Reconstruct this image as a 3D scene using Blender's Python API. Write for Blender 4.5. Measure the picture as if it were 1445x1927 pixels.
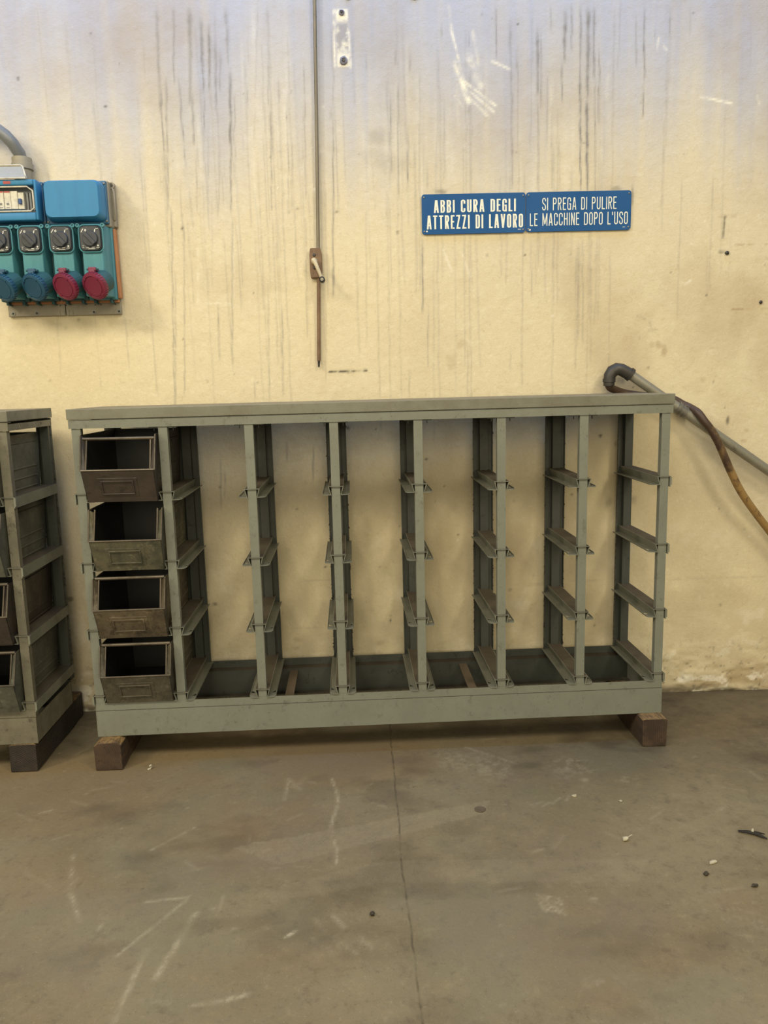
import bpy, bmesh, math, random
import numpy as np
from mathutils import Vector, Matrix

S = bpy.context.scene
for o in list(bpy.data.objects):
    bpy.data.objects.remove(o)
C = S.collection
PI = math.pi

# ------------------------------------------------------------------ camera
# metres; floor z = 0, x runs along the wall, y points into the wall
cam = bpy.data.cameras.new('camera')
cam.sensor_fit = 'VERTICAL'
cam.sensor_height = 24.0
cam.lens = 1453.49 / 1927 * 24.0
cam.clip_start = 0.02
co = bpy.data.objects.new('camera', cam)
C.objects.link(co)
yaw, pitch, roll = 0.0413, 0.1624, -0.0254
f = Vector((math.sin(yaw) * math.cos(pitch), math.cos(yaw) * math.cos(pitch), -math.sin(pitch)))
r = Vector((math.cos(yaw), -math.sin(yaw), 0))
u = r.cross(f)
r2 = math.cos(roll) * r + math.sin(roll) * u
u2 = -math.sin(roll) * r + math.cos(roll) * u
mt = Matrix((r2, u2, -f)).transposed().to_4x4()
mt.translation = Vector((0.7657, -2.2055, 1.0997))
co.matrix_world = mt
S.camera = co

# ------------------------------------------------------------------ light
S.view_settings.view_transform = 'Standard'
S.view_settings.look = 'None'
S.view_settings.gamma = 1.0
S.view_settings.use_curve_mapping = False
S.view_settings.exposure = 0.0
wd = bpy.data.worlds.new('hall_daylight')
S.world = wd
wd.use_nodes = True
bg = wd.node_tree.nodes['Background']
bg.inputs['Color'].default_value = (1.0, 0.92, 0.60, 1)
bg.inputs['Strength'].default_value = 0.19

def area(name, loc, target, sx, sy, power, col):
    l = bpy.data.lights.new(name, 'AREA')
    l.shape = 'RECTANGLE'
    l.size, l.size_y = sx, sy
    l.energy = power
    l.color = col
    o = bpy.data.objects.new(name, l)
    C.objects.link(o)
    o.location = loc
    d = Vector(target) - Vector(loc)
    o.rotation_euler = d.to_track_quat('-Z', 'Y').to_euler()
    return o

area('front_windows', (1.2, -6.5, 2.4), (0.9, 0.3, 0.6), 6.0, 2.0, 155, (1.0, 0.87, 0.60))
area('door_left', (-3.5, -5.0, 2.2), (0.9, 0.3, 0.6), 2.0, 2.0, 18, (1.0, 0.90, 0.66))
area('skylight_right', (3.2, -3.4, 4.4), (1.0, 0.3, 0.7), 0.7, 1.6, 85, (1.0, 0.89, 0.64))
area('skylight_left', (-2.8, -2.6, 3.6), (0.6, 0.3, 0.7), 0.6, 1.2, 92, (1.0, 0.88, 0.62))
area('skylight_near', (-0.3, -2.6, 3.4), (-0.1, -2.0, 0.0), 2.4, 1.0, 84, (1.0, 0.90, 0.70))
area('blue_wall_fill', (0.9, -0.10, 3.3), (0.9, 0.35, 2.4), 5.0, 0.4, 44, (0.24, 0.49, 1.0))  # unseen blue lamp, added to tint the upper wall

# ---- where stains, runs, scratches and scuffs lie on the wall (x, z) and the floor (x, y), in metres
DRIPS=[(0.221,0.211,2.269,1.945,9,0.35),(0.218,0.213,2.084,1.829,5,0.5),(0.236,0.215,2.065,1.656,5,0.4),(0.274,0.258,2.269,2.033,7,0.4),(0.273,0.277,2.064,1.866,5,0.45),(0.278,0.279,1.879,1.788,4,0.4),(0.321,0.304,2.268,1.968,12,0.5),(0.313,0.308,2.032,1.853,8,0.45),(0.354,0.346,2.231,2.006,9,0.5),(0.35,0.341,2.019,1.878,4,0.35),(0.378,0.365,2.218,2.006,8,0.55),(0.395,0.382,2.174,1.954,7,0.4),(0.407,0.398,2.143,2.005,8,0.3),(0.429,0.429,2.266,2.08,10,0.35),(0.433,0.412,2.08,1.652,7,0.55),(0.445,0.437,2.017,1.889,4,0.3),(0.485,0.481,2.042,1.959,5,0.4),(0.552,0.547,2.116,1.964,6,0.4),(0.552,0.541,1.977,1.649,5,0.4),(0.582,0.577,2.065,1.964,8,0.3),(0.605,0.595,2.014,1.648,4,0.3),(0.661,0.651,2.108,1.689,3,0.3),(0.756,0.735,2.225,1.645,4,0.25),(0.739,0.737,1.974,1.922,6,0.5),(0.926,0.92,2.009,1.75,4,0.4),(0.95,0.942,2.04,1.683,5,0.45),(0.977,0.974,1.905,1.722,5,0.45),(0.944,0.942,2.147,2.072,6,0.35),(1.018,1.01,2.083,1.64,5,0.25),(0.988,0.986,2.134,2.052,9,0.3),(0.855,0.853,2.117,2.061,4,0.3),(0.464,0.461,1.889,1.837,6,0.3),(0.356,0.339,1.916,1.653,5,0.2),(0.315,0.305,1.866,1.654,4,0.25),(0.387,0.374,1.864,1.653,4,0.25),(0.614,0.604,1.886,1.648,3,0.2),(0.215,0.213,1.932,1.656,4,0.3),(1.255,1.255,2.254,2.09,4,0.45),(1.3,1.301,2.214,1.969,9,0.3),(1.304,1.304,2.017,1.703,6,0.35),(1.383,1.385,2.192,1.982,9,0.5),(1.394,1.396,2.185,1.94,4,0.35),(1.385,1.387,1.982,1.701,4,0.3),(1.468,1.467,2.238,2.076,10,0.55),(1.46,1.462,2.09,1.96,6,0.5),(1.486,1.489,2.251,2.106,5,0.5),(1.514,1.518,2.25,2.007,7,0.45),(1.517,1.523,2.048,1.684,6,0.6),(1.538,1.543,2.25,1.965,11,0.6),(1.54,1.545,1.993,1.683,8,0.65),(1.556,1.56,2.25,2.02,8,0.5),(1.564,1.571,2.047,1.683,4,0.35),(1.574,1.579,2.129,1.892,5,0.4),(1.621,1.622,2.229,2.192,4,0.4),(1.687,1.692,2.221,2.059,4,0.35),(1.711,1.718,2.248,2.011,6,0.5),(1.715,1.718,2.017,1.91,5,0.55),(1.792,1.795,2.233,2.139,5,0.4),(1.747,1.749,2.187,2.136,3,0.3),(1.423,1.424,2.252,2.165,4,0.4),(1.429,1.432,1.995,1.7,3,0.25),(1.454,1.456,1.869,1.7,3,0.25),(1.318,1.318,2.133,2.051,4,0.3),(1.088,1.087,2.217,2.143,4,0.35),(1.171,1.171,2.175,2.122,4,0.35),(1.037,1.036,1.8,1.708,3,0.3),(1.092,1.089,1.987,1.735,3,0.2),(1.518,1.523,1.556,1.23,5,0.35),(1.556,1.56,1.563,1.297,4,0.2),(1.367,1.368,1.567,1.369,3,0.2),(1.41,1.412,1.566,1.368,4,0.2),(1.533,1.539,1.564,1.213,3,0.25),(0.226,0.192,1.687,1.04,5,0.4),(0.226,0.195,1.494,1.04,3,0.3),(0.355,0.349,1.392,1.191,4,0.4),(0.416,0.389,1.652,1.173,4,0.35),(0.56,0.551,1.387,1.074,4,0.3),(0.648,0.636,1.647,1.252,3,0.25),(0.744,0.726,1.898,1.384,4,0.5),(0.733,0.728,1.532,1.384,5,0.45),(1.018,1.013,1.575,1.327,5,0.55),(1.033,1.03,1.36,1.157,4,0.3),(0.262,0.229,1.655,1.082,3,0.3),(0.52,0.504,1.454,1.049,3,0.25),(0.702,0.692,1.384,1.114,3,0.2),(0.23,0.212,1.039,0.63,4,0.3),(0.333,0.325,0.896,0.7,4,0.35),(0.347,0.339,0.86,0.736,4,0.3),(0.644,0.639,0.923,0.79,4,0.5),(0.557,0.553,0.943,0.855,5,0.35),(0.967,0.965,1.158,1.064,5,0.3),(0.462,0.458,1.154,1.068,3,0.3),(1.299,1.299,1.236,1.133,4,0.2),(1.16,1.158,1.239,1.059,5,0.25)]
BLOBS=[(1.769,1.208,0.0108,0.0108,0.5,0),(1.789,1.207,0.0102,0.0136,0.6,0),(1.811,1.189,0.0102,0.017,0.6,0),(1.859,1.355,0.0216,0.018,0.45,0),(1.841,1.379,0.017,0.0136,0.3,0),(1.986,1.164,0.018,0.0216,0.4,0),(1.98,1.108,0.0162,0.018,0.3,0),(1.919,1.074,0.0396,0.0216,0.4,0),(1.94,1.091,0.0108,0.0108,0.4,0),(1.107,1.167,0.017,0.0238,0.6,0),(1.139,1.226,0.0136,0.0136,0.4,0),(1.019,1.14,0.102,0.051,0.25,0),(0.986,1.243,0.119,0.102,0.25,0),(0.764,1.341,0.068,0.085,0.2,0),(0.889,1.872,0.0425,0.0238,0.5,1),(0.921,1.785,0.064,0.032,0.4,1),(0.863,1.817,0.051,0.017,0.3,1),(2.003,1.495,0.0051,0.0051,1,1),(2.122,1.337,0.0054,0.0054,0.9,1),(0.286,0.374,0.009,0.0054,0.9,1),(-0.205,0.407,0.009,0.0072,0.9,1),(1.079,1.702,0.0204,0.0085,0.8,1),(1.638,1.699,0.017,0.0068,0.7,1),(1.69,1.682,0.0051,0.0238,0.5,1),(0.552,0.837,0.054,0.108,0.25,1),(0.901,0.934,0.0374,0.017,0.45,0),(0.76,0.964,0.0108,0.0072,0.8,1),(1.716,0.696,0.0152,0.0114,0.6,1),(1.637,0.69,0.0108,0.018,0.35,1),(1.603,0.915,0.0054,0.0054,0.9,1),(1.654,0.886,0.0054,0.009,0.8,0),(0.562,0.236,0.0144,0.0108,0.7,0),(0.847,0.217,0.0144,0.009,0.7,0),(0.557,0.207,0.0144,0.0072,0.6,0),(0.885,0.296,0.0038,0.0076,1,1),(0.667,0.493,0.0036,0.0027,1,1),(1.574,0.572,0.054,0.0144,0.2,0),(1.193,0.997,0.126,0.072,0.18,0),(1.407,0.849,0.108,0.108,0.2,0),(0.586,0.8,0.108,0.18,0.2,0),(1.558,0.417,0.0432,0.0036,0.45,1),(1.392,0.409,0.057,0.0038,0.3,1),(0.643,0.446,0.054,0.0036,0.4,1),(0.6,0.277,0.0468,0.0036,0.4,1),(1.3,0.393,0.0076,0.0057,0.4,1),(2.032,0.957,0.0054,0.0144,0.9,1),(2.095,0.92,0.009,0.0054,0.5,0),(2.089,0.885,0.0108,0.0054,0.5,0),(0.253,1.891,0.085,0.204,0.14,1),(0.965,1.909,0.085,0.306,0.12,1),(0.873,2.17,0.128,0.128,0.14,1),(1.497,2.039,0.102,0.153,0.12,1),(2.06,1.47,0.085,0.102,0.16,0),(1.95,0.763,0.18,0.144,0.1,0),(1.92,0.617,0.0288,0.0144,0.25,0),(1.636,0.23,0.0216,0.054,0.25,1),(-0.094,1.302,0.102,0.0204,0.25,1),(-0.199,1.271,0.102,0.017,0.2,1),(0.119,1.297,0.0238,0.0136,0.3,1)]
LINES=[(2.026,1.344,2.089,1.343,2.5,0.3,0),(2.026,1.331,2.09,1.329,2.5,0.55,0),(2.027,1.317,2.09,1.316,2.5,0.55,0),(2.028,1.304,2.091,1.302,2.5,0.55,0),(2.028,1.29,2.092,1.289,2.5,0.3,0),(2.124,1.342,2.15,1.341,2.5,0.4,0),(2.125,1.315,2.152,1.314,2.5,0.4,0),(2.126,1.301,2.153,1.301,2.5,0.4,0),(2.127,1.288,2.153,1.287,2.5,0.4,0),(2.029,1.519,2.09,1.519,5,0.35,0),(2.032,1.504,2.089,1.505,3,0.15,0),(2.126,1.519,2.147,1.518,5,0.35,0),(2.129,1.476,2.15,1.475,4,0.25,0),(1.972,1.609,2.027,1.609,2,0.35,0),(1.992,1.607,1.988,1.543,2,0.5,1),(1.896,1.969,1.997,1.947,4,0.8,2),(1.786,2.106,1.776,2.116,6,0.3,2),(1.978,1.499,1.999,1.498,2,0.5,1),(1.871,1.4,1.888,1.411,2,0.4,2),(0.301,1.549,0.29,1.377,3,0.25,2),(0.29,1.377,0.399,1.371,3,0.25,2),(0.417,1.587,0.406,1.391,3,0.2,2),(0.705,1.148,0.827,1.15,3,0.7,1),(0.766,1.146,0.789,1.149,4,0.7,1),(1.757,1.281,1.768,1.255,2,0.5,1),(1.757,1.256,1.784,1.257,2,0.4,1),(1.717,1.302,1.742,1.293,2,0.35,1),(1.118,2.167,1.146,2.06,6,0.6,2),(1.13,2.076,1.169,1.968,14,0.75,2),(1.166,2.106,1.207,2.013,20,0.35,2),(1.149,2.03,1.257,1.951,5,0.6,2),(1.169,1.999,1.248,1.935,3,0.5,2),(1.174,1.975,1.232,1.92,3,0.4,2),(1.11,2.242,1.118,2.167,8,0.35,2),(1.183,2.166,1.199,2.075,10,0.25,2),(1.124,1.984,1.149,1.953,6,0.4,2),(1.242,2.082,1.298,2.058,3,0.5,2),(1.145,1.507,1.17,1.44,3,0.4,2),(1.085,1.524,1.11,1.458,3,0.4,2),(1.76,2.142,1.755,2.104,6,0.3,2),(2.076,1.968,2.086,1.944,3,0.4,2),(1.797,1.016,2.164,1.007,4,0.12,0),(1.854,0.414,2.188,0.413,3,0.12,1),(0.758,2.232,0.755,2.074,4,0.55,2),(0.801,2.172,0.804,2.073,4,0.5,2),(0.029,1.13,0.149,1.12,3,0.1,0),(0.008,0.763,0.002,0.637,2,0.4,1),(1.646,0.616,1.699,0.66,3,0.25,2),(1.481,0.667,1.536,0.61,3,0.25,2),(1.191,0.602,1.264,0.691,3,0.2,2)]
PATCH=[(0.764,2.235),(0.8,2.074),(0.777,2.217),(0.797,2.111)]
JOINT=[(0.869,0.261),(0.864,0.044),(0.859,-0.324),(0.857,-0.446),(0.853,-0.595),(0.856,-0.706),(0.86,-0.788),(0.859,-0.931),(0.861,-1.024),(0.86,-1.092)]
FLINES=[(0.682,-0.153,0.698,-0.228,3,0.5),(0.698,-0.228,0.703,-0.283,3,0.5),(0.703,-0.283,0.688,-0.372,3,0.5),(0.688,-0.372,0.686,-0.408,3,0.5),(0.686,-0.408,0.699,-0.478,3,0.5),(0.699,-0.478,0.703,-0.552,3,0.5),(0.065,-0.465,0.111,-0.616,6,0.4),(0.114,-0.617,0.161,-0.703,5,0.5),(0.287,-0.653,0.38,-0.645,5,0.4),(0.38,-0.647,0.271,-0.815,6,0.35),(0.405,-0.701,0.364,-0.878,12,0.45),(0.326,-0.805,0.317,-0.932,9,0.5),(0.317,-0.932,0.315,-0.98,6,0.35),(0.25,-0.459,0.338,-0.369,5,0.35),(-0.029,-0.519,0.056,-0.584,8,0.15),(0.334,-0.93,0.404,-0.942,4,0.15),(0.449,-0.951,0.51,-0.945,4,0.35),(0.559,-0.14,0.557,-0.254,9,0.3),(0.564,-0.155,0.593,-0.202,16,0.3),(0.592,-0.172,0.605,-0.144,14,0.25),(0.613,-0.16,0.644,-0.177,8,0.2),(0.603,-0.787,0.619,-0.773,4,0.8),(-0.092,-0.263,-0.065,-0.252,7,0.4),(-0.157,-0.257,-0.098,-0.301,4,0.2),(0.699,-0.732,0.721,-0.767,10,0.3),(0.66,-0.738,0.684,-0.779,8,0.2),(0.21,-0.735,0.213,-0.719,3,0.4),(0.51,-0.943,0.542,-0.933,9,0.6),(1.229,-0.333,1.245,-0.327,5,0.5),(1.24,-0.347,1.261,-0.333,5,0.4),(1.271,-0.336,1.296,-0.312,5,0.4),(1.309,-0.326,1.324,-0.301,5,0.4),(1.219,-0.345,1.205,-0.33,4,0.3),(1.677,-0.411,1.712,-0.389,5,0.35),(1.505,-0.721,1.648,-0.701,4,0.2),(1.25,-0.722,1.262,-0.722,5,0.4),(1.514,-0.826,1.575,-0.815,4,0.2),(1.492,-0.848,1.54,-0.859,8,0.15),(1.219,-0.535,1.259,-0.483,10,0.12),(1.164,-0.547,1.193,-0.533,8,0.25),(1.188,-0.605,1.25,-0.605,5,0.2),(1.056,-0.68,1.111,-0.671,6,0.2),(1.088,0.003,1.22,-0.112,3,0.3),(1.553,-0.45,1.582,-0.476,6,0.15),(1.573,-0.079,1.616,-0.133,10,0.1),(1.858,-0.188,1.871,-0.265,12,0.18),(1.14,-0.698,1.147,-0.707,7,0.45),(1.153,-0.702,1.16,-0.712,7,0.45),(1.166,-0.707,1.173,-0.716,7,0.45),(1.179,-0.711,1.186,-0.721,7,0.45),(1.14,-0.713,1.147,-0.722,7,0.45),(1.153,-0.717,1.16,-0.727,7,0.45),(1.166,-0.722,1.173,-0.731,7,0.45),(1.178,-0.726,1.185,-0.735,7,0.45),(1.14,-0.728,1.147,-0.737,7,0.45),(1.153,-0.732,1.16,-0.741,7,0.45),(1.165,-0.736,1.172,-0.745,7,0.45),(1.178,-0.741,1.185,-0.75,7,0.45),(1.14,-0.742,1.147,-0.751,7,0.45),(1.152,-0.746,1.159,-0.755,7,0.45),(1.165,-0.751,1.172,-0.76,7,0.45),(1.177,-0.755,1.184,-0.764,7,0.45),(1.507,-0.76,1.512,-0.771,6,0.2),(1.521,-0.766,1.526,-0.777,6,0.2),(1.535,-0.773,1.54,-0.783,6,0.2),(1.549,-0.779,1.554,-0.789,6,0.2),(1.563,-0.785,1.568,-0.795,6,0.2),(1.577,-0.791,1.581,-0.801,6,0.2),(1.503,-0.782,1.508,-0.792,6,0.2),(1.517,-0.788,1.522,-0.798,6,0.2),(1.531,-0.794,1.536,-0.804,6,0.2),(1.545,-0.8,1.55,-0.81,6,0.2),(1.559,-0.806,1.563,-0.816,6,0.2),(1.572,-0.812,1.577,-0.822,6,0.2),(1.5,-0.803,1.505,-0.813,6,0.2),(1.513,-0.809,1.518,-0.819,6,0.2),(1.527,-0.815,1.532,-0.825,6,0.2),(1.541,-0.82,1.546,-0.83,6,0.2),(1.554,-0.826,1.559,-0.836,6,0.2),(1.568,-0.832,1.573,-0.842,6,0.2),(0.657,-0.793,0.666,-0.809,9,0.22),(0.674,-0.811,0.683,-0.826,9,0.22),(0.69,-0.828,0.699,-0.843,9,0.22),(0.705,-0.796,0.714,-0.812,9,0.22),(0.722,-0.814,0.73,-0.83,9,0.22),(0.737,-0.832,0.746,-0.847,9,0.22),(0.754,-0.8,0.762,-0.816,9,0.22),(0.769,-0.818,0.777,-0.833,9,0.22)]
FBANDS=[[(0.449,-0.465),(1.106,-0.308),(1.084,-0.369),(0.566,-0.548)],[(0.544,-0.633),(0.81,-0.548),(1.429,-0.593),(1.374,-0.671),(0.807,-0.63),(0.549,-0.678)]]
FBLOBS=[(0.39,-0.406,0.187,0.153,0.35,'o'),(0.597,-0.326,0.084,0.108,0.3,'o'),(0.029,-0.527,0.15,0.11,0.25,'o'),(1.868,0.058,0.197,0.116,0.25,'o'),(1.136,-0.134,0.092,0.081,0.4,'w'),(1.383,-0.141,0.091,0.064,0.35,'w'),(1.493,-0.228,0.029,0.017,0.6,'w'),(1.389,-0.224,0.015,0.014,0.7,'w'),(1.036,-0.076,0.047,0.067,0.3,'w'),(1.221,-0.303,0.084,0.055,0.25,'g'),(0.307,-0.326,0.084,0.107,0.3,'g'),(1.305,-0.791,0.097,0.065,0.3,'p'),(1.228,-0.544,0.198,0.111,0.2,'p'),(1.349,-0.993,0.114,0.063,0.3,'g'),(1.211,-0.97,0.057,0.051,0.3,'o'),(1.038,-0.802,0.107,0.047,0.2,'g'),(0.902,-0.637,0.047,0.038,0.3,'d'),(1.015,-0.436,0.053,0.038,0.25,'d'),(1.167,-0.055,0.063,0.141,0.35,'d'),(0.911,-0.064,0.062,0.047,0.4,'d'),(0.065,0.122,0.102,0.094,0.3,'d'),(0.156,-0.809,0.128,0.062,0.25,'g'),(0.625,-0.754,0.066,0.067,0.25,'g'),(1.227,-0.952,0.049,0.018,0.35,'w'),(0.713,-0.808,0.075,0.047,0.15,'w'),(1.566,-0.762,0.066,0.068,0.2,'o')]

# ------------------------------------------------------------------ node helpers
class NT:
    def __init__(s, name):
        s.m = bpy.data.materials.new(name)
        s.m.use_nodes = True
        s.t = s.m.node_tree
        s.b = s.t.nodes['Principled BSDF']
        s.pos = s.t.nodes.new('ShaderNodeNewGeometry')
    def n(s, typ, **kw):
        x = s.t.nodes.new(typ)
        for k, v in kw.items():
            setattr(x, k, v)
        return x
    def l(s, a, b):
        s.t.links.new(a, b)
    def put(s, sock, v):
        if hasattr(v, 'links') or hasattr(v, 'is_linked'):
            s.l(v, sock)
        elif isinstance(v, (tuple, list)):
            sock.default_value = (*v, 1) if len(v) == 3 and sock.type == 'RGBA' else v
        else:
            sock.default_value = v
    def noise(s, scale, detail=4, rough=0.6, stretch=(1, 1, 1), off=0.0):
        mp = s.n('ShaderNodeMapping')
        mp.inputs['Scale'].default_value = stretch
        mp.inputs['Location'].default_value = (off, off * .7, off * 1.3)
        s.l(s.pos.outputs['Position'], mp.inputs['Vector'])
        x = s.n('ShaderNodeTexNoise')
        x.inputs['Scale'].default_value = scale
        x.inputs['Detail'].default_value = detail
        x.inputs['Roughness'].default_value = rough
        s.l(mp.outputs[0], x.inputs['Vector'])
        return x.outputs['Fac']
    def ramp(s, v, a, b, lo=0.0, hi=1.0):
        x = s.n('ShaderNodeMapRange')
        x.interpolation_type = 'SMOOTHSTEP'
        s.put(x.inputs['Value'], v)
        for k, q in zip(('From Min', 'From Max', 'To Min', 'To Max'), (a, b, lo, hi)):
            x.inputs[k].default_value = q
        return x.outputs[0]
    def math(s, op, a, b=0.0):
        x = s.n('ShaderNodeMath', operation=op)
        s.put(x.inputs[0], a)
        s.put(x.inputs[1], b)
        return x.outputs[0]
    def mix(s, fac, a, b, mode='MIX'):
        x = s.n('ShaderNodeMix', data_type='RGBA', blend_type=mode)
        s.put(x.inputs['Factor'], fac)
        s.put(x.inputs[6], a)
        s.put(x.inputs[7], b)
        return x.outputs[2]
    def attr(s, name):
        x = s.n('ShaderNodeAttribute', attribute_name=name)
        return x
    def bump(s, h, strength=0.3, dist=0.002, prev=None):
        x = s.n('ShaderNodeBump')
        x.inputs['Strength'].default_value = strength
        x.inputs['Distance'].default_value = dist
        s.put(x.inputs['Height'], h)
        if prev is not None:
            s.l(prev, x.inputs['Normal'])
        return x.outputs[0]
    def done(s, col, rough=0.6, metal=0.0, nor=None, spec=0.5):
        s.put(s.b.inputs['Base Color'], col)
        s.put(s.b.inputs['Roughness'], rough)
        s.put(s.b.inputs['Metallic'], metal)
        s.b.inputs['Specular IOR Level'].default_value = spec
        if nor is not None:
            s.l(nor, s.b.inputs['Normal'])
        return s.m

def painted(name, base, dark, dust=None, spots=0.4, rough=0.5, dust_amt=0.8, tone=0.25, metal=0.0, streak=(1, 1, 1), spec=0.5, scuff=0.0):
    """old paint: tone variation, dark scuffs, dust lying on what faces up"""
    t = NT(name)
    n1 = t.noise(9, 6, .7, streak)
    n2 = t.noise(38, 6, .75, (1, 1, .8), 3.1)
    n3 = t.noise(150, 3, .7, (1, 1, 1), 7.7)
    c = t.mix(t.ramp(n1, .35, .7, 0, tone), base, dark)
    c = t.mix(t.ramp(n2, .56, .68, 0, spots), c, dark)
    c = t.mix(t.ramp(n3, .64, .72, 0, spots), c, tuple(x * .35 for x in dark))
    c = t.mix(t.ramp(n3, .32, .2, 0, .25), c, tuple(min(1, x * 1.5) for x in base))
    if scuff:
        n5 = t.noise(26, 7, .8, (1, 1, 1.3), 12.5)
        c = t.mix(t.ramp(n5, .54, .66, 0, scuff), c, tuple(min(1, x * 2.0) for x in base))
        c = t.mix(t.ramp(n5, .46, .36, 0, scuff), c, tuple(x * .45 for x in dark))
    if dust:
        sp = t.n('ShaderNodeSeparateXYZ')
        t.l(t.pos.outputs['Normal'], sp.inputs[0])
        up = t.ramp(sp.outputs['Z'], .55, .9)
        c = t.mix(t.math('MULTIPLY', up, t.ramp(n2, .25, .5, dust_amt * .75, dust_amt)), c, dust)
    b = t.bump(n2, .12, .001)
    return t.done(c, t.ramp(n1, .3, .7, rough - .08, rough + .12), metal, b, spec)

def plain(name, col, rough=0.5, metal=0.0, var=0.15):
    t = NT(name)
    n = t.noise(45, 4, .7)
    c = t.mix(t.ramp(n, .35, .7, 0, 1), col, tuple(x * (1 - var * 2) for x in col))
    return t.done(c, rough, metal)

RACK = painted('grey_green_rack_paint', (.184, .197, .168), (.085, .080, .060), (.070, .052, .034), .55, .48)
RACKD = painted('grey_green_rack_paint_grimy_shade', (.058, .064, .055), (.018, .020, .017), (.065, .048, .032), .6, .5)  # rear parts: grimy, and darkened to carry the deeper shadow there
RACK2 = painted('dirty_rack_paint', (.170, .160, .120), (.060, .050, .036), (.070, .052, .034), .8, .5, tone=.45)
RUNF = painted('runner_paint', (.185, .192, .155), (.085, .080, .060), (.150, .140, .108), .5, .45, .35)
DUSTTOP = painted('brown_dust_layer', (.088, .070, .048), (.045, .034, .023), None, .5, .85, tone=.6)
SHADE_INSIDE = plain('shade_dark_inside', (.011, .012, .012), .45)  # bin insides coloured near black in place of shade
SLAB = painted('worktop_paint', (.180, .180, .142), (.105, .092, .066), (.20, .165, .105), .35, .5, .7, .5)
DUSTY = painted('dusty_strap', (.085, .066, .044), (.05, .04, .03), (.12, .09, .06), .4, .8)
BINS = [painted('rusty_brown_bin', (.046, .035, .028), (.018, .014, .012), None, .8, .42, tone=.85, scuff=.25),
        painted('green_grey_dirty_bin', (.118, .105, .068), (.030, .036, .024), (.12, .10, .06), .6, .5, tone=.9, scuff=.6),
        painted('worn_steel_bin', (.125, .100, .066), (.026, .020, .015), (.11, .09, .06), .7, .38, tone=.9, metal=.25, scuff=.7),
        painted('grey_brown_bin', (.085, .076, .054), (.024, .020, .015), (.10, .08, .055), .7, .45, tone=.7, scuff=.55),
        painted('grey_green_bin', (.105, .108, .085), (.045, .046, .036), (.10, .085, .055), .6, .5, tone=.6, scuff=.4)]
RIM = painted('worn_bin_rim', (.135, .112, .083), (.05, .04, .03), None, .6, .35, metal=.4, tone=.8)
STEEL = painted('dull_steel', (.26, .25, .22), (.08, .075, .07), None, .5, .38, metal=.7)
ZINC = painted('galvanised_pipe', (.33, .315, .26), (.10, .09, .07), (.18, .15, .10), .5, .42, metal=.5)
IRON = painted('dark_iron', (.060, .055, .050), (.022, .02, .018), None, .5, .45, metal=.4)
BLUEBOX = painted('blue_enclosure_plastic', (.042, .215, .42), (.03, .14, .30), None, .2, .45, tone=.3, streak=(3, 3, .4), spec=.3)
BLUEDK = painted('deep_blue_plastic', (.030, .125, .235), (.02, .07, .13), None, .3, .45)
TEAL = painted('teal_socket_plastic', (.078, .258, .305), (.03, .115, .16), None, .25, .45, tone=.35, streak=(3, 3, .5), spec=.3)
TEALDK = painted('dark_teal_plastic', (.022, .085, .10), (.012, .04, .05), None, .3, .5)
PLATEGREY = plain('dark_grey_switch_plastic', (.045, .050, .058), .45)
KNOB = plain('black_grey_knob', (.038, .043, .054), .5)
REDCAP = painted('red_socket_cap', (.200, .024, .056), (.10, .014, .032), None, .25, .35, tone=.35)
BLUECAP = painted('blue_socket_cap', (.020, .078, .140), (.015, .05, .10), None, .3, .38)
ORANGE = painted('orange_seal_strip', (.46, .20, .085), (.28, .10, .035), None, .3, .5)
GREYBOX = painted('grey_board_plastic', (.30, .27, .21), (.15, .13, .10), (.22, .19, .14), .3, .55)
SMOKE = painted('smoky_lid', (.33, .32, .28), (.20, .19, .17), None, .2, .25)
CLEARRIM = plain('pale_lid_edge', (.62, .58, .48), .3)
CONDUIT = painted('grey_conduit', (.17, .18, .19), (.08, .085, .09), None, .3, .4)
WHITEP = plain('white_breaker', (.66, .64, .56), .4)
REDP = plain('red_print', (.45, .06, .05), .5)
BLUEP = plain('blue_lever', (.02, .07, .22), .4)
PRINT = plain('white_print', (.75, .74, .68), .6, 0, .05)
SIGNBLUE = painted('blue_enamel', (.014, .086, .245), (.012, .07, .19), None, .12, .4, tone=.3, spec=.15)
SIGNWHITE = plain('white_enamel_lettering', (.80, .78, .66), .4, 0, .06)
ROD = painted('oxidised_rod', (.20, .17, .12), (.07, .06, .05), None, .5, .45, metal=.4, streak=(1, 1, .3))
RUSTPL = painted('rusty_plate', (.21, .125, .065), (.09, .05, .03), None, .6, .6, tone=.6)
CREAMPAINT = painted('chipped_cream_paint', (.62, .54, .36), (.22, .17, .11), None, .6, .5, tone=.5)
BLACK = plain('black_rubber', (.012, .012, .014), .5)
SCRAP = plain('white_scrap', (.52, .48, .36), .8)
TWIG = plain('dark_shard', (.018, .015, .011), .7)
PEBBLE = plain('dark_grit', (.05, .042, .03), .8)

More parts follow.
